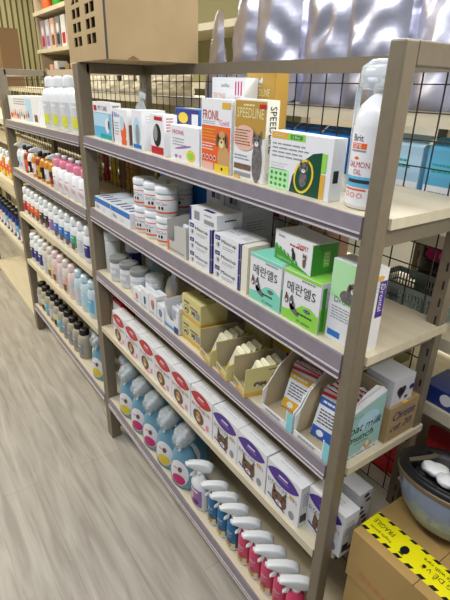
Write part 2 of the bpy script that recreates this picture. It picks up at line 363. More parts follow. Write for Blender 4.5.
def dec(m,F,S,T,w,d,h):
    m.rect(F, 0.003, 0.003, w-0.003, h-0.003, W); m.poly(F, [(0.003,h*0.66),(w*0.3,h*0.56),(w*0.7,h*0.5),(w-0.003,h*0.56),(w-0.003,h-0.003),(0.003,h-0.003)], GOLD, 2)
    m.text(F, w*0.1, h*0.78, w*0.82, h*0.12, 'SPEEDLINE', CREAM, 3); m.lines(F, w*0.3, h*0.92, w*0.4, 1, 0.01, CREAM, 3); m.rect(F, w*0.78, h*0.9, w*0.98, h*0.95, RED, 4)
    m.oval(F, w*0.36, h*0.53, w*0.36, h*0.16, PEACH, 4); m.lines(F, w*0.06, h*0.62, w*0.5, 6, h*0.035, BROWN, 5)
    m.oval(F, w*0.78, h*0.26, w*0.15, h*0.26, GFUR, 5); m.cat(F, w*0.76, h*0.52, w*0.14, GFUR, 6)
    m.lines(F, w*0.05, h*0.3, w*0.5, 2, h*0.04, GREY, 4); m.rect(F, w*0.05, h*0.13, w*0.6, h*0.2, BROWN, 4); m.rect(F, w*0.05, h*0.04, w*0.6, h*0.09, GREY, 4)
    m.rect(F, 0.003, 0.0, w*0.25, h*0.04, MUST, 5)
    c = S.sub(d*0.24, h*0.93, -PI/2); m.text(c, 0, 0, h*0.55, d*0.55, 'SPEEDLINE', BLACK, 2); m.rect(S, d*0.2, h*0.04, d*0.8, h*0.14, LGREY)
simple_box('medicine_box', 'gold topped box with a grey cat and sideways lettering on its spine', 'box', 'A', 1, -0.405, 0.02, 0.105, 0.03, 0.156, dec, body=M('ivory_card', (226, 222, 204), 0.5))
def dec(m,F,S,T,w,d,h):
    m.rect(F, 0.001, h*0.35, w-0.001, h-0.001, GOLD); m.text(F, w*0.2, h*0.78, w*0.62, h*0.07, 'SPEEDLINE', CREAM, 2); m.lines(F, w*0.2, h*0.87, w*0.4, 1, 0.01, CREAM, 2)
    m.oval(F, w*0.46, h*0.92, w*0.05, h*0.02, W, 2); m.oval(F, w*0.54, h*0.93, w*0.03, h*0.03, W, 2)
simple_box('medicine_box', 'gold box standing behind the grey cat box, only its top showing', 'box', 'A', 1, -0.475, 0.10, 0.100, 0.035, 0.205, dec, body=GOLD)
def dec(m,F,S,T,w,d,h):
    m.rect(F, w*0.02, h*0.88, w*0.3, h*0.99, MUST); m.rect(F, w*0.3, h*0.88, w*0.58, h*0.99, LIME); m.rect(F, w*0.34, h*0.9, w*0.54, h*0.97, GREEN, 2); m.text(F, w*0.38, h*0.915, w*0.12, h*0.04, '6 Box', W, 3); m.text(F, w*0.08, h*0.915, w*0.14, h*0.04, 'Care', W, 3)
    m.lines(F, w*0.04, h*0.78, w*0.62, 4, h*0.07, GREY); m.lines(F, w*0.04, h*0.45, w*0.3, 3, h*0.05, LGREY)
    m.poly(F, [(w*0.38,0.001),(w*0.42,h*0.3),(w*0.55,h*0.55),(w*0.72,h*0.72),(w*0.86,h*0.76),(w*0.86,0.001)], DGREEN)
    m.oval(F, w*0.6, h*0.32, w*0.15, h*0.3, YEL, 2, rot=-0.35); m.oval(F, w*0.6, h*0.32, w*0.12, h*0.26, DGREEN, 3, rot=-0.35); m.cat(F, w*0.6, h*0.46, w*0.07, GFUR, 4); m.oval(F, w*0.6, h*0.28, w*0.06, h*0.14, GFUR, 4)
    m.rect(F, w*0.86, h*0.45, w*0.93, h*0.75, LIME, 2); m.rect(F, w*0.86, h*0.02, w*0.93, h*0.42, MUST, 2)
    for i in range(4):
        for j in range(3): m.oval(F, w*(0.06+0.08*i), h*(0.08+0.1*j), w*0.025, h*0.03, GREEN, 2, 8)
    m.rect(F, 0.001, 0.001, w*0.36, h*0.36, PGREEN); m.rect(S, d*0.2, h*0.3, d*0.6, h*0.5, BLACK)
simple_box('medicine_box', 'white and green collar box with a yellow ring picture, beside the big bottle', 'box', 'A', 1, -0.287, 0.022, 0.162, 0.032, 0.105, dec)

# things behind the front row on the top shelf
def dec(m,F,S,T,w,d,h):
    m.rect(F, 0.002, h*0.55, w-0.002, h-0.002, NAVY); m.oval(F, w*0.35, h*0.8, w*0.2, h*0.12, YEL, 2); m.rect(F, w*0.7, h*0.5, w*0.95, h*0.9, W, 3)
    m.rect(T, w*0.2, d*0.2, w*0.6, d*0.8, YEL)
simple_box('medicine_box', 'dark blue box with a yellow patch lying behind the pink lettered box', 'box', 'A', 1, -0.80, 0.10, 0.13, 0.05, 0.118, dec, body=BLUE)
def leaning_pack(x, y, s, label):
    m = MB(); n = 7
    prof = [(0.030,0.010),(0.032,0.03),(0.03,0.07),(0.026,0.10),(0.012,0.118),(0.010,0.13),(0.016,0.132)]
    m.lathe([(0.022,0)]+prof+[(0.016,0.145)], GLASSY, 14, sx=1, sy=0.5)
    m.lathe([(0.02,0.004),(0.024,0.03),(0.02,0.06)], MUST, 12, sx=1, sy=0.45)
    o = m.build('sachet_pack'); o.location = (x, y, zs('A', s, x)+0.013); o.rotation_euler = (0.1, 0.38, 0.1); return tag(o, label, 'pack')
leaning_pack(-1.04, 0.10, 1, 'clear wrapped pack leaning behind the white boxes on the top shelf')

# big pump bottle
x, y = -0.072, 0.062
t = thing('oil_bottle', 'tall translucent white pump bottle with orange lettering behind the near post', 'bottle', (x, y, zs('A',1,x)))
OILM = M('milky_plastic', (232, 234, 236), 0.22, coat=0.4)
b = MB(); b.lathe([(0.034,0),(0.038,0.004),(0.038,0.14),(0.037,0.155),(0.031,0.172),(0.021,0.184),(0.015,0.189),(0.0145,0.196)], OILM, 36, smooth=True)
b.build('bottle_body', t); t.scale = (1, 1, 0.92)
def wrap(mb, r, a0, a1, z0, z1, mat, k=1, n=10):        # a printed patch following the round body
    rr_ = r + 0.0003*k; vs = []
    for i in range(n+1):
        a = a0+(a1-a0)*i/n
        for z in (z0, z1): vs.append((rr_*math.cos(a), rr_*math.sin(a), z))
    mb.add(vs, [(2*i, 2*i+2, 2*i+3, 2*i+1) for i in range(n)], mat, True)
def wtext(mb, r, ac, z0, wd_, h, s_, mat, k=2):
    vs, fs = text_mesh(s_); rr_ = r + 0.0003*k
    mb.add([(rr_*math.cos(ac+(u-0.5)*wd_/r), rr_*math.sin(ac+(u-0.5)*wd_/r), z0+v*h) for u, v in vs], fs, mat)
b = MB(); A0 = -1.55                                   # facing the aisle
wrap(b, 0.038, A0-0.75, A0+1.9, 0.008, 0.14, W); wrap(b, 0.038, A0-0.5, A0+0.3, 0.104, 0.113, ORANGE, 2); wtext(b, 0.038, A0-0.18, 0.105, 0.018, 0.007, 'care', W, 3)
wtext(b, 0.038, A0-0.16, 0.116, 0.021, 0.011, 'Brit', BLACK); wrap(b, 0.038, A0-0.5, A0+0.3, 0.099, 0.102, GREY, 2)
wtext(b, 0.038, A0-0.12, 0.086, 0.010, 0.005, '\u2022', ORANGE); wtext(b, 0.038, A0, 0.073, 0.040, 0.010, 'SALMON', RED); wtext(b, 0.038, A0, 0.061, 0.016, 0.009, 'OIL', RED)
wrap(b, 0.038, A0-0.7, A0+0.75, 0.040, 0.058, SKY, 2); wrap(b, 0.038, A0-0.45, A0+0.6, 0.047, 0.053, DARK, 3); wrap(b, 0.038, A0-0.6, A0+0.5, 0.034, 0.037, ORANGE, 2)
for k in range(3): wtext(b, 0.038, A0-0.45+0.35*k, 0.021, 0.010, 0.009, 'O', ORANGE)
wrap(b, 0.038, A0+1.15, A0+1.8, 0.044, 0.052, ORANGE, 2); wrap(b, 0.038, A0+1.15, A0+1.7, 0.09, 0.096, PEACH, 2); wrap(b, 0.038, A0+1.15, A0+1.7, 0.13, 0.135, PEACH, 2)
for k in range(13): wrap(b, 0.038, A0+1.15, A0+1.75-0.2*random.random(), 0.056+0.0026*k+(0.006 if k > 11 else 0), 0.0572+0.0026*k+(0.006 if k > 11 else 0), GREY, 2)
for k in range(7): wrap(b, 0.038, A0+1.15, A0+1.65, 0.100+0.0036*k, 0.1015+0.0036*k, LGREY, 2)
wtext(b, 0.038, A0+1.4, 0.02, 0.016, 0.008, 'OOO', ORANGE)
b.build('label', t)['label'] = 'white printed label with orange lettering and a fish'
b = MB(); b.lathe([(0.016,0.192),(0.016,0.205),(0.009,0.207),(0.006,0.212),(0.006,0.222)], WP, 20)
b.box(-0.040,-0.009,0.216,0.012,0.009,0.234, WP); b.box(-0.046,-0.005,0.196,-0.037,0.005,0.226, WP); b.build('pump', t, bevel=0.002)['label'] = 'white pump head'
b = MB(); b.tube((-0.044,-0.006,0.2),(-0.041,-0.008,0.02),0.0045,GLASSY,8); b.lathe([(0.030,0.196),(0.047,0.20),(0.045,0.232),(0.028,0.243)], GLASSY, 14, sx=1, sy=0.5)
b.build('plastic_wrap', t)['label'] = 'clear film wrapped round the pump'

# ------------------------------------------------------------------ rack A, second shelf
def tray_strip(x, w, label):
    def dec(m,F,S,T,w,d,h):
        m.rect(F, 0.001, h*0.62, w-0.001, h-0.001, BLUE); m.text(F, w*0.08, h*0.2, w*0.2, h*0.3, 'Vm', NAVY); m.text(F, w*0.5, h*0.2, w*0.16, h*0.22, 'cat', LGREY)
        for k in range(4): m.rect(T, w*(0.06+0.23*k), d*0.05, w*(0.2+0.23*k), d*0.92, W if k % 2 else LBLUE); m.rect(T, w*(0.09+0.23*k), d*0.1, w*(0.17+0.23*k), d*0.4, NAVY, 2)
    return simple_box('sachet_tray', label, 'box', 'A', 2, x, 0.006, w, 0.13, 0.050, dec, body=W)
tray_strip(-1.250, 0.150, 'blue and white display box at the left end of the second shelf')
tray_strip(-1.095, 0.155, 'blue and white display box just left of the white orange banded tubs')
def tub(x, y, dz, label, first=[None]):
    loc = (x, y, zs('A',2,x)+dz)
    if first[0]: return dup(first[0], loc, label, rz=random.uniform(-0.5,0.3))
    t = thing('supplement_tub', label, 'tub', loc, group='white tubs with orange bands')
    b = MB(); R = 0.033
    b.lathe([(R-0.002,0),(R,0.003),(R,0.060),(R-0.003,0.064)], WP, 26); wrap(b, R, -2.9, 0.4, 0.010, 0.015, ORANGE, 2); wrap(b, R, -2.9, 0.4, 0.0475, 0.050, ORANGE, 2)
    wtext(b, R, -1.3, 0.034, 0.028, 0.009, 'BIO', GREY); wtext(b, R, -1.15, 0.020, 0.018, 0.011, '\u2022\u2022', BLACK); wtext(b, R, -0.75, 0.034, 0.012, 0.005, 'vet', RED)
    b.build('tub_body', t)
    b = MB(); b.lathe([(R+0.0005,0.0645),(R+0.001,0.068),(R+0.001,0.081),(R-0.003,0.084)], WP, 30); b.build('lid', t)['label'] = 'white screw lid'
    first[0] = t; return t
TUBX = [-0.905, -0.832, -0.757]
for k, x in enumerate(TUBX): tub(x, 0.045, 0, f'white tub with orange bands, lower row, {ORD[k]} from the left')
for k, x in enumerate(TUBX): tub(x, 0.045, 0.0845, f'white tub with orange bands, upper row, {ORD[k]} from the left')
tub(-0.80, 0.118, 0, 'white tub at the back under another, beside the tub rows'); tub(-0.80, 0.118, 0.0845, 'upper tub at the back right of the tub rows, beside the open carton')
tub(-0.875, 0.118, 0, 'white tub hidden in the middle behind the lower tub row'); tub(-0.875, 0.118, 0.0845, 'white tub behind the middle of the upper tub row')
def dec(m,F,S,T,w,d,h): m.rect(F, 0.002, h*0.3, w-0.002, h-0.002, BLUE); m.rect(T, 0.002, 0.002, w-0.002, d-0.002, M('deep_blue',(20,74,124),0.4))
simple_box('medicine_box', 'flat dark blue box lying behind the tubs under the top shelf', 'box', 'A', 2, -1.02, 0.16, 0.34, 0.09, 0.175, dec, body=W)

# open display carton with white and orange packets
def open_tray(name, label, r, s, x, y, w, d, hf, hb, mout, min_, deco=None, ang=0.0, hfl=None):
    t = thing(name, label, 'display carton', (x, y, zs(r,s,x)), group=None, ry=ry(r,s)); e = 0.0012; g = MB()
    g.box(0,0,0,w,d,e,min_)
    hl = hfl or hf
    for xa in (0, w-e):                                   # sloping side walls
        g.prism([(xa,0,e),(xa,d,e),(xa,d,hb),(xa,d*0.62,hb),(xa,0.001,hl)], (e,0,0), mout)
    g.box(e,0,e,w-e,e,hf,mout); g.box(e,d-e,e,w-e,d,hb,mout)
    if deco: deco(g, *fr(w,d,hf), w, d, hf)
    g.build('carton', t); return t
def dec(m,F,S,T,w,d,h): m.rect(F, 0.001, 0.001, w*0.12, h, ORANGE); m.prism([(w*0.42,-0.0012,0.0),(w,-0.0012,0.0),(w,-0.0012,0.088),(w*0.42,-0.0012,0.080)], (0,0.0012,0), M('grey_card',(150,146,138),0.6)); m.lines(F, w*0.1, h*0.25, w*0.8, 1, h*0.3, GREY, 6)
t = open_tray('display_carton', 'open white carton with grey inside walls next to the stacked white boxes', 'A', 2, -0.705, 0.014, 0.108, 0.10, 0.032, 0.094, M('grey_card',(190,188,182),0.6), INNER, dec, hfl=0.088)
def standing_packet(x, y, z, w, h, th, tilt, mats, name, label, cat='packet', rz=0, group=None):
    m = MB(); top, bot = mats; n = 6
    m.box(-w/2, -th/2, 0, w/2, th/2, h*0.9, top); m.prism([(-w/2,-th/2,h*0.9),(w/2,-th/2,h*0.9),(w/2,0,h),(-w/2,0,h)], (0,th*0.4,0), top)
    F = Face((-w/2,-th/2,0),(1,0,0),(0,0,1),(0,-1,0)); m.rect(F, 0.001, 0.001, w-0.001, h*0.3, bot); m.lines(F, w*0.15, h*0.75, w*0.7, 4, h*0.1, GREY, 2)
    o = m.build(name); o.location = (x, y, z); o.rotation_euler = (tilt, 0, rz); return tag(o, label, cat, group)
for k in range(4):
    x = -0.672; y = 0.03+0.02*k; standing_packet(x+0.002, y, zs('A',2,x)+0.002, 0.05, 0.066+0.004*k, 0.006, -0.2, (W, ORANGE), 'packet', f'white and orange packet in the grey sided carton, {ORD[k]} from the front')

# stacked white and navy boxes
def stackbox(x, y, dz, w, d, h, label, first=[None], rz=0):
    loc = (x, y, zs('A',2,x)+dz)
    if first[0]:
        o = first[0].copy(); COL.objects.link(o); o.location = loc; o['label'] = label; o.rotation_euler[2] = rz; return o
    def dec(m,F,S,T,w,d,h):
        m.text(F, w*0.30, h*0.46, w*0.54, h*0.30, 'Mitocup', BLACK); m.lines(F, w*0.34, h*0.3, w*0.46, 2, h*0.12, GREY)
        m.rect(F, w*0.05, h*0.62, w*0.24, h*0.9, NAVY); m.text(F, w*0.08, h*0.7, w*0.13, h*0.12, 'vet', W, 3); m.oval(F, w*0.15, h*0.3, w*0.08, h*0.2, LGREY); m.oval(F, w*0.18, h*0.34, w*0.035, h*0.12, GFUR, 2)
        m.rect(F, w*0.93, 0.0005, w-0.0003, h-0.0005, NAVY, 3); m.rect(S, 0, 0.0005, d*0.10, h-0.0005, NAVY, 2)
        m.lines(T, w*0.1, d*0.7, w*0.5, 3, d*0.12, GREY); m.rect(T, w*0.7, d*0.3, w*0.9, d*0.6, LGREY)
        m.lines(S, d*0.3, h*0.6, d*0.5, 2, h*0.2, LGREY)
    o = simple_box('tablet_box', label, 'box', 'A', 2, x, y, w, d, h, dec, group='white and navy tablet boxes in two stacks', rz=rz); o.location = loc; first[0] = o; return o
H1 = 0.0375; lv = ['bottom', 'second', 'third', 'topmost']
for k in range(3): stackbox(-0.585, 0.015, k*(H1+0.0004), 0.108, 0.075, H1, f'white and navy tablet box, {["bottom","middle","top"][k]} of the left stack under the turned box')
for k in range(3): stackbox(-0.462, 0.012, k*(H1+0.0004), 0.108, 0.075, H1, f'white and navy tablet box, {["bottom","middle","top"][k]} of the right stack by the mint box')
def dec(m,F,S,T,w,d,h):
    m.rect(F, 0.0005, 0.0005, w*0.07, h-0.0005, NAVY); m.rect(F, w*0.18, h*0.2, w*0.38, h*0.8, GREY); m.rect(F, w*0.55, h*0.15, w*0.9, h*0.45, GREY, 1); m.lines(F, w*0.55, h*0.7, w*0.35, 1, 0.01, GREY)
    m.rect(T, w*0.45, d*0.05, w*0.8, d*0.22, NAVY); m.lines(S, d*0.3, h*0.5, d*0.5, 1, 0.01, BLACK)
simple_box('tablet_box', 'white box with printed barcodes lying turned on top of the left stack', 'box', 'A', 2, -0.585, 0.018, 0.125, 0.075, 0.036, dec, dz=3*(H1+0.0004)+0.001)
GB = M('greyish_card', (196, 198, 204), 0.5)
def dec(m,F,S,T,w,d,h):
    m.rect(F, w*0.3, h*0.45, w*0.5, h*0.7, NAVY); m.rect(F, w*0.55, h*0.45, w*0.8, h*0.7, GREY, 2); m.lines(F, w*0.1, h*0.2, w*0.8, 2, h*0.1, GREY); m.lines(S, d*0.2, h*0.7, d*0.6, 4, h*0.12, GREY)
nb = [(-0.66,0.118,0.085,0.09,0.062),(-0.57,0.118,0.068,0.11,0.062),(-0.465,0.12,0.10,0.11,0.062)]
for j in range(3):
    for i, (x,y,w,d,h) in enumerate(nb[:2] if j < 2 else nb[:2]):
        simple_box('tablet_box', f'grey white box in the back pile, {["left","right"][i]} column, {["bottom","middle","top"][j]} layer', 'box', 'A', 2, x, y, w, d, h, dec, body=GB, dz=j*0.0625)
def dec(m,F,S,T,w,d,h): m.rect(F, w*0.1, h*0.5, w*0.9, h*0.8, GREY); m.lines(F, w*0.1, h*0.35, w*0.8, 2, h*0.12, DARK)
simple_box('tablet_box', 'beige box standing behind the right white stack against the wire grid', 'box', 'A', 2, -0.44, 0.18, 0.07, 0.08, 0.10, dec, body=M('beige_card',(190,182,160),0.55))

# mint and lime boxes
def meran(x, label, c1, c2):
    def dec(m,F,S,T,w,d,h):
        m.poly(F, [(0.001,h*0.001+0.001),(w-0.001,0.001),(w-0.001,h*0.34),(w*0.78,h*0.44),(w*0.55,h*0.42),(w*0.4,h*0.3),(w*0.2,h*0.22),(0.001,h*0.2)], c1)
        m.rect(F, 0.001, h*0.93, w-0.001, h-0.001, c1); m.rect(T, 0.001, 0.001, w-0.001, d-0.001, c1)
        m.text(F, w*0.12, h*0.58, w*0.76, h*0.22, '\uba54\ub780\uc5d8S', BLACK); m.lines(F, w*0.5, h*0.88, w*0.4, 1, 0.01, GREY)
        for q in (-1, 1): m.oval(F, w*(0.2+0.07*q), h*0.42, w*0.055, h*0.09, GFUR if q > 0 else BROWN, 3); m.oval(F, w*(0.2+0.08*q), h*0.52, w*0.02, h*0.03, BLACK, 4, 8); m.oval(F, w*(0.2+0.07*q), h*0.39, w*0.025, h*0.03, W, 4, 8)
        m.oval(F, w*0.36, h*0.25, w*0.15, h*0.06, GFUR, 3, rot=-0.5); m.oval(F, w*0.3, h*0.33, w*0.08, h*0.09, GFUR, 3)
        m.oval(F, w*0.7, h*0.35, w*0.09, h*0.035, c2, 3); m.text(F, w*0.64, h*0.337, w*0.12, h*0.025, 'DOG', W, 4); m.lines(F, w*0.45, h*0.22, w*0.4, 1, 0.01, DGREEN, 3); m.text(F, w*0.45, h*0.06, w*0.35, h*0.05, '10 tablets', DGREEN, 3)
        m.rect(S, 0.001, 0.001, d-0.001, h*0.5, c1); m.rect(S, d*0.1, 0.006, d*0.3, h*0.9, GREEN, 2)
    return simple_box('tablet_box', label, 'box', 'A', 2, x, 0.012, 0.103, 0.05, 0.106, dec)
def dec(m,F,S,T,w,d,h): m.rect(S, d*0.1, 0.002, d*0.5, h*0.9, YEL); m.rect(S, d*0.6, 0.002, d*0.9, h*0.9, NAVY)
simple_box('tablet_box', 'thin cream box squeezed between the white stack and the mint box', 'box', 'A', 2, -0.350, 0.012, 0.022, 0.06, 0.112, dec, body=M('ivory_card', (226, 222, 204), 0.5))
meran(-0.318, 'white and mint green box with two dogs and large black lettering', AQUA, DARK)
meran(-0.208, 'white and lime green box with two dogs and large black lettering', LIME, NAVY)
for k, x in enumerate((-0.318, -0.208)):
    def dec(m,F,S,T,w,d,h): m.rect(T, 0.001, 0.001, w-0.001, d-0.001, AQUA if k == 0 else LIME); m.lines(T, w*0.2, d*0.6, w*0.6, 2, d*0.2, W, 2)
    simple_box('tablet_box', ['mint', 'lime'][k]+' green box standing directly behind its twin under the lying box', 'box', 'A', 2, x, 0.066, 0.103, 0.05, 0.106, dec)
def dec(m,F,S,T,w,d,h):
    G2 = M('bright_green', (58, 150, 44), 0.4)
    m.poly(F, [(0.001,0.001),(w*0.98,0.001),(w*0.98,h*0.02),(w*0.5,h*0.22),(0.001,h*0.5)], G2); 
    for k in range(6): m.poly(F, [(w*(0.02+0.11*k),h*0.55-h*0.055*k),(w*(0.08+0.11*k),h*0.55-h*0.055*k),(w*(0.14+0.11*k),h*0.38-h*0.05*k),(w*(0.09+0.11*k),h*0.38-h*0.05*k)], G2, 2)
    m.text(F, w*0.62, h*0.72, w*0.28, h*0.14, 'SAMPET', RED); m.lines(F, w*0.1, h*0.82, w*0.22, 1, 0.01, GREY); m.lines(F, w*0.42, h*0.68, w*0.45, 1, 0.01, RED)
    m.oval(F, w*0.55, h*0.4, w*0.045, h*0.15, BLACK, 3, rot=0.3); m.oval(F, w*0.51, h*0.56, w*0.03, h*0.08, DARK, 3); m.oval(F, w*0.83, h*0.35, w*0.04, h*0.18, BROWN, 3); m.cat(F, w*0.83, h*0.52, w*0.045, BROWN, 4)
    m.rect(S, 0.001, 0.001, d-0.001, h-0.001, G2); m.rect(S, d*0.45, h*0.25, d*0.7, h*0.75, LIME, 2); m.lines(S, d*0.48, h*0.65, d*0.2, 4, h*0.1, W, 3); m.text(F, w*0.1, h*0.1, w*0.4, h*0.1, 'tablets', PGREEN, 3)
simple_box('tablet_box', 'white and bright green box lying across the mint and lime boxes', 'box', 'A', 2, -0.262, 0.03, 0.122, 0.062, 0.062, dec, dz=0.1074, rz=-0.12)
def dec(m,F,S,T,w,d,h):
    m.rect(F, 0.001, h*0.55, w-0.001, h-0.001, PGREEN); m.dog(F, w*0.62, h*0.72, w*0.14, GFUR, 3); m.oval(F, w*0.5, h*0.6, w*0.22, h*0.08, GFUR, 2); m.text(F, w*0.15, h*0.5, w*0.6, h*0.07, 'Drontal', GREEN, 4)
    m.lines(F, w*0.1, h*0.43, w*0.6, 5, h*0.035, GREY); m.rect(F, w*0.06, h*0.05, w*0.42, h*0.13, BLUE); m.rect(F, w*0.62, h*0.04, w*0.9, h*0.3, PURPLE)
    m.rect(S, d*0.55, h*0.42, d*0.98, h*0.86, PURPLE); c = S.sub(d*0.62, h*0.82, -PI/2); m.text(c, 0, 0, h*0.32, d*0.25, 'Drontal', W, 3); m.oval(S, d*0.5, h*0.9, d*0.25, h*0.03, MUST, 2); m.lines(S, d*0.2, h*0.9, d*0.6, 5, h*0.04, LGREY)
simple_box('tablet_box', 'tall white worming tablet box with a grey dog, partly hidden by the near post', 'box', 'A', 2, -0.097, 0.026, 0.085, 0.045, 0.158, dec)
simple_box('tablet_box', 'magenta box edge showing behind the lime box', 'box', 'A', 2, -0.140, 0.1185, 0.034, 0.05, 0.115, None, body=MAG)

# ------------------------------------------------------------------ rack A, third shelf
def dec(m,F,S,T,w,d,h): m.rect(F, 0.001, h*0.3, w-0.001, h*0.7, NAVY)
def jar(r, s, x, y, R, h, lidm, bodym, label, name='jar', cat='jar', band=None, dz=0, group=None, rz=0):
    t = thing(name, label, cat, (x, y, zs(r,s,x)+dz), group=group, rz=rz)
    b = MB(); b.lathe([(R*0.93,0),(R,0.003),(R,h*0.74),(R*0.96,h*0.79)], bodym, 22)
    if band: wrap(b, R, -2.8, 0.3, h*0.2, h*0.6, band, 1); wrap(b, R, -2.2, -0.8, h*0.35, h*0.5, W, 2)
    b.build('jar_body', t)
    b = MB(); b.lathe([(R*1.0,h*0.795),(R*1.03,h*0.81),(R*1.03,h*0.97),(R*0.97,h)], lidm, 26); b.build('lid', t); return t
LIDG = M('grey_lid', (128, 130, 130), 0.4)
jar('A', 3, -1.245, 0.06, 0.030, 0.165, WP, M('frosted', (206,212,206), 0.3), 'tall frosted white bottle by the left post on the third shelf', 'bottle', 'bottle')
jar('A', 3, -1.185, 0.125, 0.036, 0.155, WP, WP, 'white bottle with a navy band behind the grey lidded jars', 'bottle', 'bottle', band=NAVY)
jar('A', 3, -1.10, 0.17, 0.036, 0.15, WP, WP, 'white bottle with a pale blue band at the back of the third shelf', 'bottle', 'bottle', band=LBLUE)
for k, (x, y) in enumerate(((-1.155,0.045),(-1.075,0.05),(-0.995,0.055))):
    jar('A', 3, x, y, 0.034, 0.092, LIDG, WP, f'white jar with a flat grey lid, {ORD[k]} from the left post', band=LGREY, group='grey lidded jars')
jar('A', 3, -0.92, 0.075, 0.032, 0.088, GLASSY, WP, 'small white jar with a clear cap right of the grey lidded jars', band=LBLUE)
sm = [(-0.955,0.008,0.06,0.03,0.05,LGREY,ORANGE),(-0.89,0.008,0.055,0.035,0.066,LBLUE,BLACK),(-0.83,0.008,0.05,0.04,0.075,ORANGE,GREY),(-0.775,0.008,0.045,0.04,0.06,BLUE,GREY)]
for k, (x,y,w,d,h,c1,c2) in enumerate(sm):
    def dec(m,F,S,T,w,d,h): m.oval(F, w*0.5, h*0.55, w*0.25, h*0.22, c1); m.rect(F, w*0.4, h*0.3, w*0.6, h*0.7, c2, 2); m.lines(F, w*0.1, h*0.15, w*0.8, 2, h*0.08, GREY); m.lines(T, w*0.1, d*0.5, w*0.8, 1, 0.01, LGREY)
    simple_box('sample_box', f'small white box with a coloured spot before the jars, {ORD[k]} from the left', 'box', 'A', 3, x, y, w, d, h, dec)
leaning_pack(-0.84, 0.09, 3, 'clear wrapped pack lying over the small white boxes on the third shelf')
def dec(m,F,S,T,w,d,h): m.rect(T, 0.002,0.002,w-0.002,d*0.4,MUST); m.rect(S, 0.002, h*0.3, d-0.002, h*0.8, PEACH); m.rect(F, w*0.2,h*0.4,w*0.6,h*0.8,ORANGE)
simple_box('sample_box', 'grey and orange box behind the cut-out tray on the third shelf', 'box', 'A', 3, -0.80, 0.165, 0.10, 0.07, 0.105, dec)
simple_box('sample_box', 'pale grey box directly behind the cut-out tray', 'box', 'A', 3, -0.69, 0.15, 0.08, 0.07, 0.10, None, body=GB)
# tray with a half-round cut-out
t = thing('display_carton', 'white and blue display tray with a half-round cut-out in its front', 'display carton', (-0.733, 0.012, zs('A',3,-0.733)), ry=ry('A',3))
w, d, h = 0.088, 0.07, 0.088; g = MB(); e = 0.0015
pts = [(0,0),(w,0),(w,h*0.75)] + [(w/2+w*0.36*math.cos(a), h*0.8-h*0.42*math.sin(a)) for a in [PI*i/10 for i in range(11)]] + [(0,h*0.75)]
g.prism([(a,0,b) for a, b in pts], (0,e,0), W); g.box(0,e,0,e,d,h,W); g.box(w-e,e,0,w,d,h,W); g.box(0,d-e,0,w,d,h*1.1,W); g.box(0,0,0,w,d,e,W)
F, S, T = fr(w,d,h); g.rect(F, 0.001, 0.001, w-0.001, h*0.2, LBLUE); g.rect(F, 0.001, h*0.06, w*0.7, h*0.13, BLUE, 2); g.rect(F, w*0.7, 0.001, w-0.001, h*0.26, NAVY, 3); g.build('carton', t)
for k in range(3): standing_packet(-0.689, 0.032+0.014*k, zs('A',3,-0.68)+0.0025, 0.07, 0.062, 0.006, -0.1, (W, LGREY), 'packet', f'white packet inside the cut-out tray, {ORD[k]} from the front')

# yellow boxes
def dec(m,F,S,T,w,d,h):
    m.text(T, w*0.3, d*0.45, w*0.45, d*0.14, 'FF', BLACK); m.rect(F, 0.001, 0.001, w-0.001, h*0.2, MUST)
    m.oval(F, w*0.25, h*0.45, w*0.13, h*0.18, BROWN, 2); m.oval(F, w*0.25, h*0.45, w*0.11, h*0.15, CREAM, 3); m.dog(F, w*0.25, h*0.43, w*0.07, GFUR, 4); m.cat(F, w*0.62, h*0.42, w*0.09, GFUR, 3)
    m.rect(F, w*0.12, h*0.72, w*0.4, h*0.8, BROWN, 2); m.rect(F, w*0.45, h*0.62, w*0.85, h*0.68, BROWN, 2); m.rect(F, w*0.75, h*0.3, w*0.95, h*0.6, GREY, 2); m.rect(S, 0.001, 0.001, d-0.001, h*0.15, MUST)
CR2 = M('pale_yellow_card', (208, 198, 134), 0.55)
simple_box('treat_box', 'pale yellow treat box with a cat and dog, lower of the two stacked', 'box', 'A', 3, -0.640, 0.02, 0.108, 0.075, 0.070, dec, body=CR2)
simple_box('treat_box', 'pale yellow treat box with a cat and dog, stacked on its twin', 'box', 'A', 3, -0.642, 0.024, 0.108, 0.088, 0.070, dec, body=CR2, dz=0.0706, rz=-0.04)
def dec(m,F,S,T,w,d,h): m.rect(F, 0.001,0.001,w-0.001,h*0.25,MUST)
simple_box('treat_box', 'cream box standing behind the stacked yellow boxes', 'box', 'A', 3, -0.50, 0.15, 0.085, 0.09, 0.10, dec, body=CR2)

# turned yellow trays with fanned sachets
def yellow_tray(x, y, rz, label, last=False):
    t = thing('treat_tray', label, 'display carton', (x, y, zs('A',3,x)), rz=rz, ry=ry('A',3)); g = MB(); w, d, h, e = 0.070, 0.112, 0.080, 0.0015
    g.box(0,0,0,w,d,e,INNER)
    g.box(0,0,e,e,d,h,CR2); g.box(e,0.0002,e,e+0.001,d,h-0.0005,INNER)
    rp = [(w,0,e),(w,d,e),(w,d,h),(w,0.002,h if last else h*0.55)]
    g.prism(rp, (-e,0,0), CR2); g.box(e,0,e,w-e,e,h*0.30,CR2); g.box(e,d-e,e,w-e,d,h*0.7,INNER)
    F, S, T = fr(w,d,h); g.rect(F, 0.001, 0.0005, w-0.001, h*0.13, MUST); g.rect(F, w*0.1, h*0.15, w*0.5, h*0.26, GREY)
    if last: g.rect(S, 0.001, 0.001, d-0.001, h*0.16, MUST); g.cat(S, d*0.45, h*0.4, 0.008, BROWN, 2); g.dog(S, d*0.3, h*0.42, 0.008, GFUR, 2); g.oval(S, d*0.7, h*0.6, 0.007, 0.011, DGREEN); g.lines(S, d*0.55, h*0.85, d*0.3, 1, 0.01, BROWN)
    g.build('carton', t)
    return t
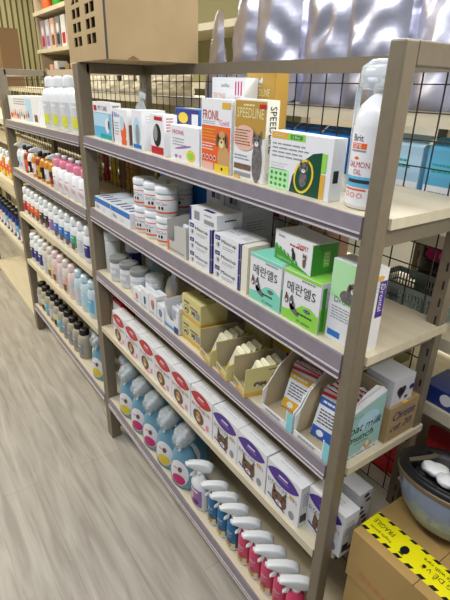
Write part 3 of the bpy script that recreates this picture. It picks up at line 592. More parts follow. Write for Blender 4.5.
TR = [(-0.524,0.012,-0.17),(-0.442,0.010,-0.20),(-0.362,0.010,-0.24)]
for k, (x, y, a) in enumerate(TR):
    yellow_tray(x, y, a, f'pale yellow turned tray of sachets, {ORD[k]} from the yellow boxes', last=(k == 2))
    for j in range(4):
        c, s_ = math.cos(a), math.sin(a); u, v = 0.042, 0.024+0.0135*j
        m = MB(); hh = 0.074+0.004*j; pw = 0.045
        m.prism([(-pw/2,-0.004,0),(pw/2,-0.004,0),(pw/2,-0.002,hh*0.93),(pw/2-0.004,0,hh),(-pw/2+0.004,0,hh),(-pw/2,-0.002,hh*0.93)], (0,0.004,0), SACH)
        F = Face((-pw/2,-0.0045,0),(1,0,0),(0,0,1),(0,-1,0)); m.rect(F, 0.002, 0.002, pw-0.002, hh*0.25, YEL, 2); m.lines(F, pw*0.2, hh*0.8, pw*0.6, 3, hh*0.12, CREAM, 2)
        o = m.build('treat_sachet'); o.location = (x+u*c-v*s_, y+u*s_+v*c, zs('A',3,x)+0.003); o.rotation_euler = (-0.44, 0.0, a+0.02)
        tag(o, f'cream sachet in the {ORD[k]} turned yellow tray, {ORD[j]} from the front', 'sachet', 'cream sachets in the yellow trays')
# long thin box at the back
def dec(m,F,S,T,w,d,h):
    m.rect(F, 0.001, h*0.35, w-0.001, h*0.6, YEL); m.rect(F, w*0.52, h*0.4, w*0.66, h*0.9, BROWN, 2); m.dog(F, w*0.58, h*0.6, h*0.2, BROWN, 3); m.rect(F, w*0.25, h*0.15, w*0.3, h*0.4, RED, 2); m.rect(T, 0.001,0.001,w-0.001,d-0.001,W)
o = simple_box('treat_box', 'long white box with a yellow stripe lying at the back behind the trays', 'box', 'A', 3, -0.41, 0.178, 0.24, 0.05, 0.105, dec)

# two large open cartons with packets
def big_tray(x, label, w=0.104, d=0.170):
    t = thing('display_carton', label, 'display carton', (x, 0.005, zs('A',3,x)), ry=ry('A',3)); g = MB(); e = 0.0018
    for xa, mo in ((0, W), (w-e, W)):
        g.prism([(xa,0,0),(xa,d,0),(xa,d,0.135),(xa,d*0.80,0.150),(xa,d*0.55,0.138),(xa,d*0.25,0.105),(xa,0.014,0.066),(xa,0,0.055)], (e,0,0), mo)
    g.prism([(e+0.0002,0.004,0.003),(e+0.0002,d-0.003,0.003),(e+0.0002,d-0.003,0.133),(e+0.0002,d*0.80,0.148),(e+0.0002,d*0.55,0.136),(e+0.0002,d*0.25,0.103),(e+0.0002,0.014,0.064)], (0.0006,0,0), INNER)
    g.box(0,0,0,w,d,e,INNER); g.box(e,0,e,w-e,e,0.016,W); g.box(e,d-e,e,w-e,d,0.138,INNER)
    F, S, T = fr(w,d,0.05); g.rect(F, w*0.12, 0.004, w*0.6, 0.012, LGREY); g.lines(F, w*0.15, 0.008, w*0.5, 1, 0.01, GREY, 2)
    C_ = M('cyan_card', (130, 205, 214), 0.45); g.box(w-0.018,-0.001,0.001,w,0.0,0.046,C_); g.box(w-0.0205,-0.001,0.001,w-0.018,0.0,0.05,W)
    g.build('carton', t); return t
big_tray(-0.240, 'large open white carton with tan inside holding the yellow striped packets'); big_tray(-0.130, 'large open white carton beside the near post holding the blue striped packets', d=0.143)
def snack_pack(x, y, c, label, grp, tilt=-0.30):
    w, h = 0.078, 0.118; m = MB(); n = 10
    m.prism([(-w/2,-0.006,0),(w/2,-0.006,0),(w/2,-0.004,h*0.95),(-w/2,-0.004,h*0.95)], (0,0.009,0), W)
    top = [(-w/2,h*0.95)] + [(-w/2+w*(i+0.5)/n, h*(1.0 if i % 2 == 0 else 0.965)) for i in range(n)] + [(w/2,h*0.95)]
    m.prism([(a,0,b) for a, b in top], (0,0.001,0), W)
    F = Face((-w/2,-0.0062,0),(1,0,0),(0,0,1),(0,-1,0.02)); m.rect(F, 0.001, h*0.002, w-0.001, h*0.2, c, 1); m.oval(F, w*0.3, h*0.1, w*0.12, h*0.06, W, 2); m.rect(F, 0.001, h*0.62, w-0.001, h*0.76, c, 1)
    m.lines(F, w*0.12, h*0.67, w*0.6, 1, h*0.12, W, 2); m.lines(F, w*0.1, h*0.52, w*0.7, 5, h*0.06, DARK, 2)
    m.poly(F, [(0.001,h*0.80),(w-0.001,h*0.86),(w-0.001,h*0.92),(0.001,h*0.86)], RED, 2); m.rect(F, 0.001, h*0.93, w-0.001, h*0.96, RED, 2)
    o = m.build('snack_pack'); o.location = (x, y, zs('A',3,x)+0.0045); o.rotation_euler = (tilt, 0, 0.10); return tag(o, label, 'packet', grp)
for k in range(4): snack_pack(-0.182+0.002*(k % 2), 0.058+0.020*k, M('amber_print', (222, 170, 40), 0.4), f'white packet with yellow bands and a red zigzag top, {ORD[k]} in its carton', 'yellow banded packets in the carton')
for k in range(4): snack_pack(-0.074+0.002*(k % 2), 0.046+0.0165*k, M('blue_print', (52, 92, 170), 0.4), f'white packet with blue bands and a red zigzag top, {ORD[k]} in its carton', 'blue banded packets in the carton')

# end of the third shelf, facing outward
t = thing('oat_milk_pouch', 'pale aqua flat pack with black slanted lettering at the open shelf end', 'packet', (-0.010, 0.018, zs('A',3,0)+0.0005))
m = MB(); w, h = 0.118, 0.142
AQ2 = M('pale_aqua', (150, 192, 188), 0.45)
m.prism([(0,0,0),(0,w,0),(0,w*0.99,h),(0,0.006,h*0.82)], (-0.012,0,0), W)
S = Face((0,0,0),(0,1,0),(0,0,1),(1,0,0)); m.poly(S, [(0.002,0.012),(w-0.001,0.014),(w-0.001,h*0.98),(0.004,h*0.80)], AQ2); m.oval(S, w*0.6, h*0.62, w*0.28, h*0.16, LBLUE, 2)
m.text(S, w*0.14, h*0.48, w*0.80, h*0.14, 'oat milk', BLACK, 3, 0.3); m.text(S, w*0.14, h*0.32, w*0.62, h*0.12, 'munch', BLACK, 3, 0.3); m.lines(S, w*0.3, h*0.26, w*0.4, 1, 0.01, GREY, 3); m.text(S, w*0.22, h*0.74, w*0.2, h*0.05, 'M O', GREY, 3)
m.oval(S, w*0.68, h*0.15, w*0.11, h*0.065, TAN, 3); m.oval(S, w*0.66, h*0.18, w*0.05, h*0.05, CREAM, 4); m.oval(S, w*0.56, h*0.12, w*0.05, h*0.03, W, 4); m.lines(S, w*0.05, 0.006, w*0.9, 1, 0.01, GREY, 3)
m.build('pack_body', t)
m = MB(); m.box(0,0,0,0.085,0.105,0.088,KRAFT); S = Face((0.085,0,0),(0,1,0),(0,0,1),(1,0,0))
m.text(S, 0.012, 0.052, 0.075, 0.022, 'Christin', NAVY, 2, 0.3); m.text(S, 0.010, 0.024, 0.07, 0.018, 'cat 20', NAVY, 2, 0.4); T = Face((0,0,0.088),(1,0,0),(0,1,0),(0,0,1)); m.rect(T, 0, 0.045, 0.085, 0.06, MUST)
o = m.build('kraft_box'); o.location = (-0.088, 0.150, zs('A',3,-0.09)); tag(o, 'brown cardboard box with handwriting at the open shelf end', 'box')
m = MB(); m.box(0,0,0,0.07,0.072,0.062,GB); S = Face((0.07,0,0),(0,1,0),(0,0,1),(1,0,0)); T = Face((0,0,0.055),(1,0,0),(0,1,0),(0,0,1))
m.oval(S, 0.024, 0.033, 0.009, 0.009, DARK, 1); m.oval(S, 0.036, 0.033, 0.009, 0.009, DARK, 1); m.poly(S, [(0.0165,0.028),(0.030,0.009),(0.0435,0.028)], DARK, 1); m.oval(S, 0.065, 0.03, 0.008, 0.007, NAVY); m.oval(S, 0.05, 0.01, 0.006, 0.004, NAVY)
o = m.build('white_packet'); o.location = (-0.080, 0.156, zs('A',3,-0.09)+0.0885); tag(o, 'pale grey packet with a dark heart on top of the handwritten box', 'packet')
m = MB(); m.lathe([(0.010,0),(0.0105,0.003),(0.0105,0.014,LILAC),(0.0105,0.03,LILAC),(0.007,0.036,DARK)], DARK, 14); m.lathe([(0.0065,0.036),(0.0065,0.05)], W, 12)
o = m.build('dropper_bottle'); o.location = (-0.03, 0.2405, zs('A',3,-0.09)+0.0885); tag(o, 'small dark dropper bottle standing on the handwritten box by the slotted post', 'bottle')
def dec(m,F,S,T,w,d,h): m.oval(S, d*0.5, h*0.7, d*0.42, h*0.22, M('mid_aqua',(110,176,184),0.4)); m.oval(T, w*0.5, d*0.5, w*0.4, d*0.35, TEAL); m.lines(S, d*0.3, h*0.8, d*0.4, 4, h*0.07, DARK, 2); m.rect(T, 0.001,0.001,w-0.001,d*0.2,AQUA)
simple_box('snack_box', 'box with an aqua oval peeping out behind the black lettered pack', 'box', 'A', 3, -0.166, 0.212, 0.074, 0.052, 0.15, dec, body=GB)

# ------------------------------------------------------------------ rack A, fourth shelf: food cartons
def food_box(x, y, red, label, first={}):
    loc = (x, y, zs('A',4,x))
    if red in first:
        o = first[red].copy(); COL.objects.link(o); o.location = loc; o['label'] = label; return o
    C1 = RED if red else PURPLE
    def dec(m,F,S,T,w,d,h):
        m.lens(F, w*0.48, h*0.80, w*0.47, h*0.185, C1, 2); m.rect(F, w*0.36, h*0.82, w*0.62, h*0.86, W, 3); m.rect(F, w*0.32, h*0.755, w*0.66, h*0.785, LILAC if not red else PINK, 3)
        m.text(F, w*0.05, h*0.475, w*0.86, h*0.13, 'procat.en' if not red else 'prodog.en', C1 if red else GREY, 2); m.rect(F, w*0.7, h*0.56, w*0.84, h*0.62, MUST if not red else PGREEN, 3); m.lines(F, w*0.1, h*0.46, w*0.6, 1, 0.01, LGREY, 2)
        if red:
            m.oval(F, w*0.36, h*0.25, w*0.25, h*0.20, BROWN, 2); m.dog(F, w*0.36, h*0.25, w*0.15, TAN, 3, muz=CREAM); m.rect(F, w*0.3, h*0.02, w*0.68, h*0.055, RED, 2); m.rect(F, w*0.72, h*0.08, w*0.84, h*0.24, PINK, 2)
        else:
            m.cat(F, w*0.42, h*0.24, w*0.23, BROWN, 2); m.poly(F, [(w*0.08,h*0.16),(w*0.62,h*0.04),(w*0.62,h*0.08),(w*0.08,h*0.2)], NAVY, 5); m.oval(F, w*0.8, h*0.16, w*0.08, h*0.1, GREY, 2)
        m.lines(T, w*0.2, d*0.6, w*0.6, 2, d*0.2, LGREY); m.rect(S, d*0.1, h*0.1, d*0.5, h*0.3, DARK if not red else RED); m.lines(S, d*0.2, h*0.8, d*0.6, 6, h*0.06, GREY); m.oval(S, d*0.6, h*0.14, d*0.2, h*0.06, BROWN, 2)
    o = simple_box('food_box', label, 'box', 'A', 4, x, y, 0.117, 0.046, 0.122, dec, group='red oval food boxes' if red else 'purple oval food boxes'); first[red] = o; return o
RX = [-1.170, -1.049, -0.929, -0.809, -0.689, -0.568]
for k, x in enumerate(RX): food_box(x, 0.008, True, f'white food box with a red oval and puppy, {ORD[k]} from the left post')
PX = [-0.447, -0.328, -0.206]
for k, x in enumerate(PX): food_box(x, 0.008, False, f'white food box with a purple oval and tabby kitten, {ORD[k]} after the red ones')
food_box(-0.087, 0.0315, False, 'white food box with a purple oval, half behind the near post').scale = (0.9, 1, 1)
def dec(m,F,S,T,w,d,h):
    for k in range(7): m.oval(S, d*(0.25+0.5*((k*3) % 4)/3), h*(0.12+0.13*k), d*0.2, h*0.045, BROWN if k % 2 else DARK)
simple_box('narrow_box', 'narrow white box with brown blotches behind the near post, on the food box shelf', 'box', 'A', 4, -0.075, 0.100, 0.072, 0.045, 0.125, dec)
def dec(m,F,S,T,w,d,h): m.rect(F, 0.002, h*0.5, w-0.002, h*0.9, W)
simple_box('food_box', 'dark red box at the far left of the fourth shelf, turned away', 'box', 'A', 4, -1.268, 0.05, 0.085, 0.06, 0.13, dec, body=RED)

# ------------------------------------------------------------------ rack A, bottom shelf
def prof_r(prof, z):
    for a, b in zip(prof, prof[1:]):
        if a[1] <= z <= b[1]: return a[0] + (b[0]-a[0])*(z-a[1])/max(b[1]-a[1], 1e-6)
    return prof[-1][0]
def patch(m, prof, sx, sy, xc, zc, ra, rb, mat, k=1, n=20, ex=1.0):       # oval print hugging a flattened body
    vs = [(0,0)]; 
    for q in (0.35, 0.7, 1.0):
        for i in range(n): t = 2*PI*i/n; vs.append((q*math.cos(t), q*math.sin(t)))
    pts = []
    for a, b in vs:
        X_, Z_ = xc+ra*a, zc+rb*b; r = prof_r(prof, Z_); c = max(0.02, 1-(X_/(r*sx))**2)
        pts.append((X_, -r*sy*math.sqrt(c)-0.0006*k, Z_))
    fs = [(0, 1+i, 1+(i+1) % n) for i in range(n)]
    for q in range(2):
        o = 1+q*n; fs += [(o+i, o+n+i, o+n+(i+1) % n, o+(i+1) % n) for i in range(n)]
    m.add(pts, fs, mat, True)
def head_mb(s=1.0, z0=0.0):                      # trigger head, nozzle towards -y
    m = MB(); wd_ = 0.012*s
    side = [(-0.046,0.020),(-0.047,0.029),(-0.030,0.037),(0.000,0.046),(0.022,0.047),(0.038,0.040),(0.043,0.029),(0.036,0.019),(0.014,0.013),(-0.012,0.013),(-0.030,0.018)]
    m.prism([(-wd_, a*s, z0+b*s) for a, b in side], (2*wd_,0,0), WP)
    m.lathe([(0.013*s,0),(0.0135*s,0.012*s),(0.009*s,0.018*s)], WP, 16, c=(0,0,z0))
    return m
def trigger_mb(s=1.0, z0=0.0):
    m = MB(); m.prism([(-0.005*s,-0.020*s,z0+0.016*s),(-0.005*s,-0.013*s,z0+0.016*s),(-0.005*s,-0.020*s,z0-0.012*s),(-0.005*s,-0.034*s,z0-0.022*s),(-0.005*s,-0.036*s,z0-0.018*s),(-0.005*s,-0.026*s,z0-0.004*s)], (0.01*s,0,0), WP)
    m.lathe([(0.006*s,-0.007*s),(0.006*s,0.004*s)], WP, 10, T=Matrix.Translation((0,-0.047*s,z0+0.0245*s)) @ Matrix.Rotation(PI/2,4,'X')); return m
def put_head(t, s, z0, rz=-0.95):
    Q = Matrix.Rotation(rz, 4, 'Z')
    m = head_mb(s, z0); m.v = [tuple(Q @ Vector(v)) for v in m.v]; m.sm = [True]*len(m.sm); h = m.build('spray_head', t, bevel=0.0045*s, seg=3)
    g = trigger_mb(s, z0); g.v = [tuple(Q @ Vector(v)) for v in g.v]; g.build('trigger', t, bevel=0.001); return h
RP = [(0.80,0),(0.98,0.008),(1.02,0.04),(0.98,0.08),(0.84,0.12),(0.58,0.150),(0.34,0.166),(0.26,0.176)]
def refill(r, s, x, y, c, label, first={}, rz=0.38):
    loc = (x, y, zs(r,s,x))
    if c.name in first: return dup(first[c.name], loc, label, rz=rz)
    t = thing('refill_bottle', label, 'bottle', loc, rz=rz, group='pale blue flask bottles with film wrapped heads')
    P = [(a, b) for a, b in RP]; m = MB(); m.lathe(P, REFILL, 32, sx=0.056, sy=0.034)
    m.build('bottle_body', t)
    m = MB(); patch(m, P, 0.056, 0.034, 0, 0.066, 0.038, 0.050, W, 2); patch(m, P, 0.056, 0.034, 0, 0.042, 0.027, 0.021, c, 4); patch(m, P, 0.056, 0.034, 0.006, 0.084, 0.009, 0.010, BROWN, 4, 10); patch(m, P, 0.056, 0.034, -0.014, 0.086, 0.010, 0.003, PINK, 4, 10)
    m.build('label', t)
    put_head(t, 0.85, 0.172, 0)
    m = MB(); rnd = random.Random(5); n = 14; rings = [(0.014,0.160),(0.030,0.168),(0.040,0.185),(0.043,0.205),(0.036,0.222),(0.018,0.230)]
    vs = [(q*(1+rnd.uniform(-0.14,0.14))*math.cos(2*PI*i/n)*0.82, q*(1+rnd.uniform(-0.14,0.14))*math.sin(2*PI*i/n)*1.08, z+rnd.uniform(-0.004,0.004)) for q, z in rings for i in range(n)]
    fs = [(j*n+i, j*n+(i+1) % n, (j+1)*n+(i+1) % n, (j+1)*n+i) for j in range(len(rings)-1) for i in range(n)] + [tuple((len(rings)-1)*n+i for i in range(n))]
    m.add(vs, fs, SHRINK, True); t.scale = (1.04, 1.04, 1.08); m.build('film_wrap', t)['label'] = 'crumpled clear film over the head'
    first[c.name] = t; return t
lc = [('yellow', YEL), ('pink', MAG), ('pink', MAG), ('yellow', YEL), ('pink', MAG)]
bx = [-1.130, -1.010, -0.900, -0.785, -0.672]
for k, (x, (cn, c)) in enumerate(zip(bx, lc)):
    refill('A', 5, x, 0.042, c, f'pale blue flask bottle with film wrapped head and {cn} label, {ORD[k]} from the left')
refill('A', 5, -1.235, 0.09, MAG, 'pale blue flask bottle tucked behind the left post of the nearest rack')
for k, x in enumerate((-1.07,-0.955,-0.845,-0.73)): refill('A', 5, x, 0.125, YEL, f'pale blue flask bottle in the second row, {ORD[k]} from the left')
# purple label spray
t = thing('spray_bottle', 'white trigger spray bottle with a purple label beside the blue flasks', 'spray bottle', (-0.562, 0.040, zs('A',5,-0.556)))
P = [(0.9,0),(1.0,0.006),(1.0,0.09),(0.85,0.112),(0.45,0.13),(0.32,0.142)]
m = MB(); m.lathe(P, WP, 28, sx=0.043, sy=0.027); m.build('bottle_body', t)
m = MB()
def rpatch(m, prof, sx, sy, x0, x1, z0, z1, mat, k=1, n=8):
    vs = []
    for j in range(3):
        z = z0+(z1-z0)*j/2
        for i in range(n+1):
            X_ = x0+(x1-x0)*i/n; r = prof_r(prof, z); vs.append((X_, -r*sy*math.sqrt(max(0.02,1-(X_/(r*sx))**2))-0.0005*k, z))
    m.add(vs, [(j*(n+1)+i, j*(n+1)+i+1, (j+1)*(n+1)+i+1, (j+1)*(n+1)+i) for j in range(2) for i in range(n)], mat, True)
rpatch(m, P, 0.043, 0.027, -0.034, 0.034, 0.016, 0.090, LILAC); patch(m, P, 0.043, 0.027, 0.010, 0.035, 0.014, 0.010, M('wine',(86,36,74),0.4), 2, 12); patch(m, P, 0.043, 0.027, -0.008, 0.055, 0.010, 0.014, PEACH, 2, 12); rpatch(m, P, 0.043, 0.027, -0.02, 0.02, 0.074, 0.082, W, 2)
m.build('label', t); put_head(t, 1.08, 0.138)
def small_spray(x, c, cname, label, y=0.045, first={}):
    loc = (x, y, zs('A',5,x)); rz = 0.03
    if cname in first: return dup(first[cname], loc, label, rz=rz)
    t = thing('spray_bottle', label, 'spray bottle', loc, rz=rz, group=f'{cname} trigger spray bottles')
    m = MB(); R = 0.0245; m.lathe([(R*0.92,0),(R,0.004),(R,0.104),(R*0.85,0.114),(R*0.55,0.120),(R*0.5,0.124)], c, 24)
    wrap(m, R, -2.6, -0.2, 0.003, 0.010, W, 1); m.build('bottle_body', t)
    m = MB(); wrap(m, R, -2.35, -0.55, 0.008, 0.030, CREAM, 1)
    P = [(1.0,0.0),(1.0,0.11)]; patch(m, P, R, R, 0.001, 0.024, 0.012, 0.013, TAN, 3, 14); patch(m, P, R, R, 0.001, 0.020, 0.007, 0.007, CREAM, 5, 10); patch(m, P, R, R, -0.003, 0.028, 0.0018, 0.0018, BLACK, 7, 8); patch(m, P, R, R, 0.005, 0.028, 0.0018, 0.0018, BLACK, 7, 8); patch(m, P, R, R, 0.001, 0.022, 0.002, 0.0016, BLACK, 9, 8)
    wtext(m, R, -1.45, 0.066, 0.024, 0.010, 'SPRAY', W, 1); wtext(m, R, -1.45, 0.054, 0.018, 0.005, 'pet care', W, 1); m.build('label', t)
    put_head(t, 1.0, 0.122, -0.85); first[cname] = t; return t
DB = M('petrol_blue', (24, 104, 150), 0.35)
for k, x in enumerate((-0.478, -0.424, -0.371)): small_spray(x, DB, 'blue', f'blue trigger spray bottle with a puppy label, {ORD[k]} from the purple labelled one')
for k, x in enumerate((-0.312, -0.257, -0.203, -0.150, -0.098)): small_spray(x, ROSE, 'rose pink', f'rose pink trigger spray bottle with a dog label, {ORD[k]} after the blue ones')

# ------------------------------------------------------------------ rack B, behind the near one
def dec(m,F,S,T,w,d,h):
    m.rect(F, 0.01, 0.01, w*0.62, h-0.012, M('faded_print',(214,214,214),0.5)); m.rect(F, w*0.62, 0.01, w*0.8, h-0.012, LBLUE, 1)
    for k in range(9): m.oval(F, w*(0.08+0.075*k), h*(0.22+0.04*(k % 3)), w*0.022, h*0.11, (DARK, ORANGE, RED, NAVY, GREY, TEAL)[k % 6], 3, 10); m.oval(F, w*(0.08+0.075*k), h*(0.36+0.04*(k % 3)), w*0.014, h*0.06, PEACH, 4, 10)
    m.rect(F, 0.01, 0.01, w*0.4, h*0.3, PEACH, 2); m.rect(F, w*0.86, h*0.1, w*0.95, h*0.35, BROWN, 2); m.lines(F, w*0.2, h*0.85, w*0.4, 3, h*0.09, GREY, 3)
simple_box('pad_box', 'wide white box with faded drawings at the far end of the top shelves', 'box', 'B', 1, -2.56, 0.03, 0.60, 0.14, 0.125, dec)
def shampoo(r, s, x, y, R, h, body, capm, lab, label, name='shampoo_bottle', group=None, first={}, flat=0.7, lab2=None, cap_h=0.22, sz=0.45):
    key = (name, R, h, lab.name, body.name, capm.name); loc = (x, y, zs(r,s,x))
    if key in first: return dup(first[key], loc, label, group=group)
    t = thing(name, label, 'bottle', loc, group=group)
    hb = h*(1-cap_h); P = [(0.92,0),(1.0,h*0.02),(1.0,hb*0.78),(0.85,hb*0.92),(sz,hb)]
    m = MB(); m.lathe(P, body, 20, sx=R, sy=R*flat); rpatch(m, P, R, R*flat, -R*0.8, R*0.8, hb*0.2, hb*0.66, lab, 1, 8)
    if lab2: rpatch(m, P, R, R*flat, -R*0.6, R*0.6, hb*0.12, hb*0.36, lab2, 2, 6)
    rpatch(m, P, R, R*flat, -R*0.5, R*0.5, hb*0.55, hb*0.6, W, 3, 5)
    m.build('bottle_body', t)
    m = MB(); m.lathe([(R*sz,hb+0.0003),(R*sz*1.03,hb+0.003),(R*sz*0.98,hb+(h-hb)*0.75),(R*sz*0.8,hb+(h-hb)*0.93),(R*sz*0.4,h)], capm, 18); m.build('cap', t)
    first[key] = t; return t
YG = M('yellow_green_label', (206, 206, 60), 0.5)
for k, (x, y) in enumerate(((-1.80,0.05),(-1.675,0.05),(-1.55,0.05),(-1.425,0.05))):
    shampoo('B', 1, x, y, 0.058, 0.205, WP, WP, LGREY, f'large white bottle with a yellow green patch, {ORD[k]} on the far top shelf', name='large_bottle', group='large white bottles', flat=0.62, lab2=YG, cap_h=0.2, sz=0.36)
AMB = M('amber_bottle', (196, 132, 40), 0.3); AMB2 = M('red_brown_bottle', (150, 62, 32), 0.3)
for k in range(9):
    x = -2.50 + 0.078*k; c = [WP, WP, AMB2, WP, AMB, AMB2, AMB, AMB, AMB][k]
    key = c.name; loc = (x, 0.05, zs('B',2,x))
    t = thing('grooming_spray', f'white headed spray bottle with {["white","white","red brown","white","amber","red brown","amber","amber","amber"][k]} body, {ORD[k]} from the far post', 'spray bottle', loc)
    m = MB(); m.lathe([(0.028,0),(0.030,0.004),(0.030,0.085),(0.022,0.105),(0.011,0.112)], c, 18); wrap(m, 0.030, -2.4, -0.6, 0.015, 0.07, [LBLUE, W, ORANGE, BLACK, W, MUST, BLACK, W, DARK][k], 1); wrap(m, 0.030, -2.1, -1.2, 0.02, 0.045, [BLACK, ORANGE, BLUE, W, RED, BLACK, MUST, GREY, ORANGE][k], 2); m.build('bottle_body', t)
    if k % 4 == 0:
        h = head_mb(0.8, 0.111); h.build('spray_head', t, bevel=0.003)
    else:
        m = MB(); m.lathe([(0.012,0.112),(0.013,0.13),(0.008,0.134),(0.005,0.15)], BLACK, 14); m.box(-0.006,-0.026,0.146,0.006,0.008,0.155,WP); m.build('pump', t)
for k in range(5):
    x = -1.775 + 0.09*k
    loc = (x, 0.045, zs('B',2,x)); lab = f'white bottle with a pink pump collar, {ORD[k]} after the amber sprays'
    if k == 0:
        t = thing('pink_pump_bottle', lab, 'bottle', loc, group='pink topped white bottles')
        m = MB(); m.lathe([(0.93,0),(1,0.004),(1,0.098),(0.6,0.106)], W, 18, sx=0.044, sy=0.036); P = [(1,0),(1,0.1)]
        rpatch(m, P, 0.044, 0.036, -0.02, 0.02, 0.062, 0.066, PINK); m.text(Face((-0.022,-0.0372,0.03),(1,0,0),(0,0,1),(0,-1,0)), 0, 0, 0.044, 0.022, 'Wild', ROSE, 2); m.build('bottle_body', t)
        m = MB(); m.lathe([(0.023,0.106),(0.026,0.110),(0.026,0.135),(0.022,0.140)], PINK, 18); m.build('collar', t)['label'] = 'pink collar'
        m = MB(); m.lathe([(0.007,0.1405),(0.007,0.150),(0.015,0.152),(0.014,0.162)], WP, 14); m.build('pump', t); pk = t
    else: dup(pk, loc, lab)
cs = [(WP, RED), (WP, ORANGE), (WP, ORANGE), (WP, ORANGE), (WP, DARK), (WP, DARK), (WP, LILAC), (WP, BLUE), (WP, BLUE), (WP, BLUE), (WP, M('mid_green',(60,160,120),0.4)), (WP, LGREY), (WP, NAVY)]
cn = ['red', 'orange', 'orange', 'orange', 'black', 'black', 'lilac', 'blue', 'blue', 'blue', 'green', 'grey', 'navy']
for k, (b_, l_) in enumerate(cs):
    x = -2.50 + 0.087*k; shampoo('B', 3, x, 0.045, 0.041, 0.160, b_, WP, l_, f'white shampoo bottle with a {cn[k]} label, {ORD[k]} from the far post on the middle shelf', group='white shampoo bottles in a row', lab2=BROWN if k % 3 == 1 else None, cap_h=0.24, sz=0.62)
PRL = M('pearl_bottle', (212, 206, 196), 0.25, coat=0.3); PRP = M('pearl_pink_bottle', (222, 200, 198), 0.25, coat=0.3); PRB = M('pearl_blue_bottle', (190, 210, 220), 0.25, coat=0.3)
for k in range(12):
    x = -2.50 + 0.093*k; b_ = [WP, WP, WP, PRL, PRL, PRP, PRP, PRL, PRP, PRB, PRB, PRB][k]; l_ = [NAVY, NAVY, NAVY, LGREY, CREAM, PEACH, LGREY, PEACH, LGREY, LGREY, LBLUE, SKY][k]
    shampoo('B', 4, x, 0.045, 0.043, 0.180, b_, WP if k < 3 else b_, l_, f'{"white" if k < 3 else "pearly"} bottle on the shelf below the white shampoos, {ORD[k]} from the far post', group='pale bottles on the fourth shelf', lab2=BROWN if k in (4,5,7) else None, cap_h=0.2, sz=0.6)
    if k < 10: shampoo('B', 3, -2.45+0.087*k, 0.13, 0.037, 0.148, WP, WP, W, f'plain white bottle in the back row of the middle shelf, {ORD[k]} from the far post', group='white shampoo bottles in the back row', cap_h=0.24, sz=0.62)
TANB = M('tan_carton_bottle', (168, 160, 142), 0.4)
for k in range(10):
    x = -2.52 + 0.088*k; shampoo('B', 5, x, 0.055, 0.041, 0.165, TANB, BLACK, [LGREY, CREAM, SKY][k % 3] if k < 6 else GREY, f'beige bottle with a round black cap on the lowest shelf, {ORD[k]} from the far post', name='black_cap_bottle', group='black capped beige bottles', flat=0.9, lab2=DARK if k % 2 else None, cap_h=0.2, sz=0.62)
refill('B', 5, -1.485, 0.05, YEL, 'pale blue flask bottle standing alone on the far rack beside the shared post')
refill('B', 5, -1.59, 0.09, YEL, 'pale blue flask bottle between the black capped bottles and the shared post')

# ------------------------------------------------------------------ rack C, farthest left
for k in range(7):
    x = -3.28 + 0.095*k; shampoo('C', 2, x, 0.05, 0.036, 0.17, AMB if k % 2 else WP, WP, ORANGE, f'orange and white bottle on the farthest rack, {ORD[k]} from its left', name='orange_bottle', group='orange bottles on the farthest rack', lab2=YEL, cap_h=0.22)
DKB = M('dark_blue_pack', (30, 52, 120), 0.35)
for k in range(9):
    x = -3.62 + 0.105*k; shampoo('C', 3, x, 0.05, 0.040, 0.19, DKB, BLACK, [LGREY, SKY, PEACH][k % 3], f'dark blue bottle on the farthest rack, {ORD[k]} from its left', name='dark_blue_bottle', group='dark blue bottles', lab2=W, cap_h=0.2, sz=0.7)
def leafy():
    m = MB(); rnd = random.Random(3)
    m.lathe([(0.035,0),(0.045,0.05),(0.04,0.055)], DARK, 14)
    for i in range(60):
        a = rnd.uniform(0, 2*PI); r = rnd.uniform(0.0, 0.07); z = rnd.uniform(0.05, 0.12); c = Vector((r*math.cos(a), r*math.sin(a), z)); u = Vector((math.cos(a), math.sin(a), rnd.uniform(-.3,.6)))*0.022; v = Vector((-math.sin(a), math.cos(a), 0))*0.009
        m.add([c-u, c+v, c+u, c-v], [(0,1,2,3)], M('leaf', (60, 78, 24), 0.5))
    o = m.build('potted_plant'); o.location = (-3.12, 0.175, zs('C',3,-3.12)); tag(o, 'dark green leafy plant behind the dark blue bottles at the left edge', 'plant')
leafy()
def dec(m,F,S,T,w,d,h): pass
simple_box('carton', 'brown carton on the rear rack, cut by the left edge of the photo', 'box', 'A', 1, 0, 0, 0.62, 0.15, 0.43, None, body=BRCARD).location = (-4.70, 0.345, 1.5005)

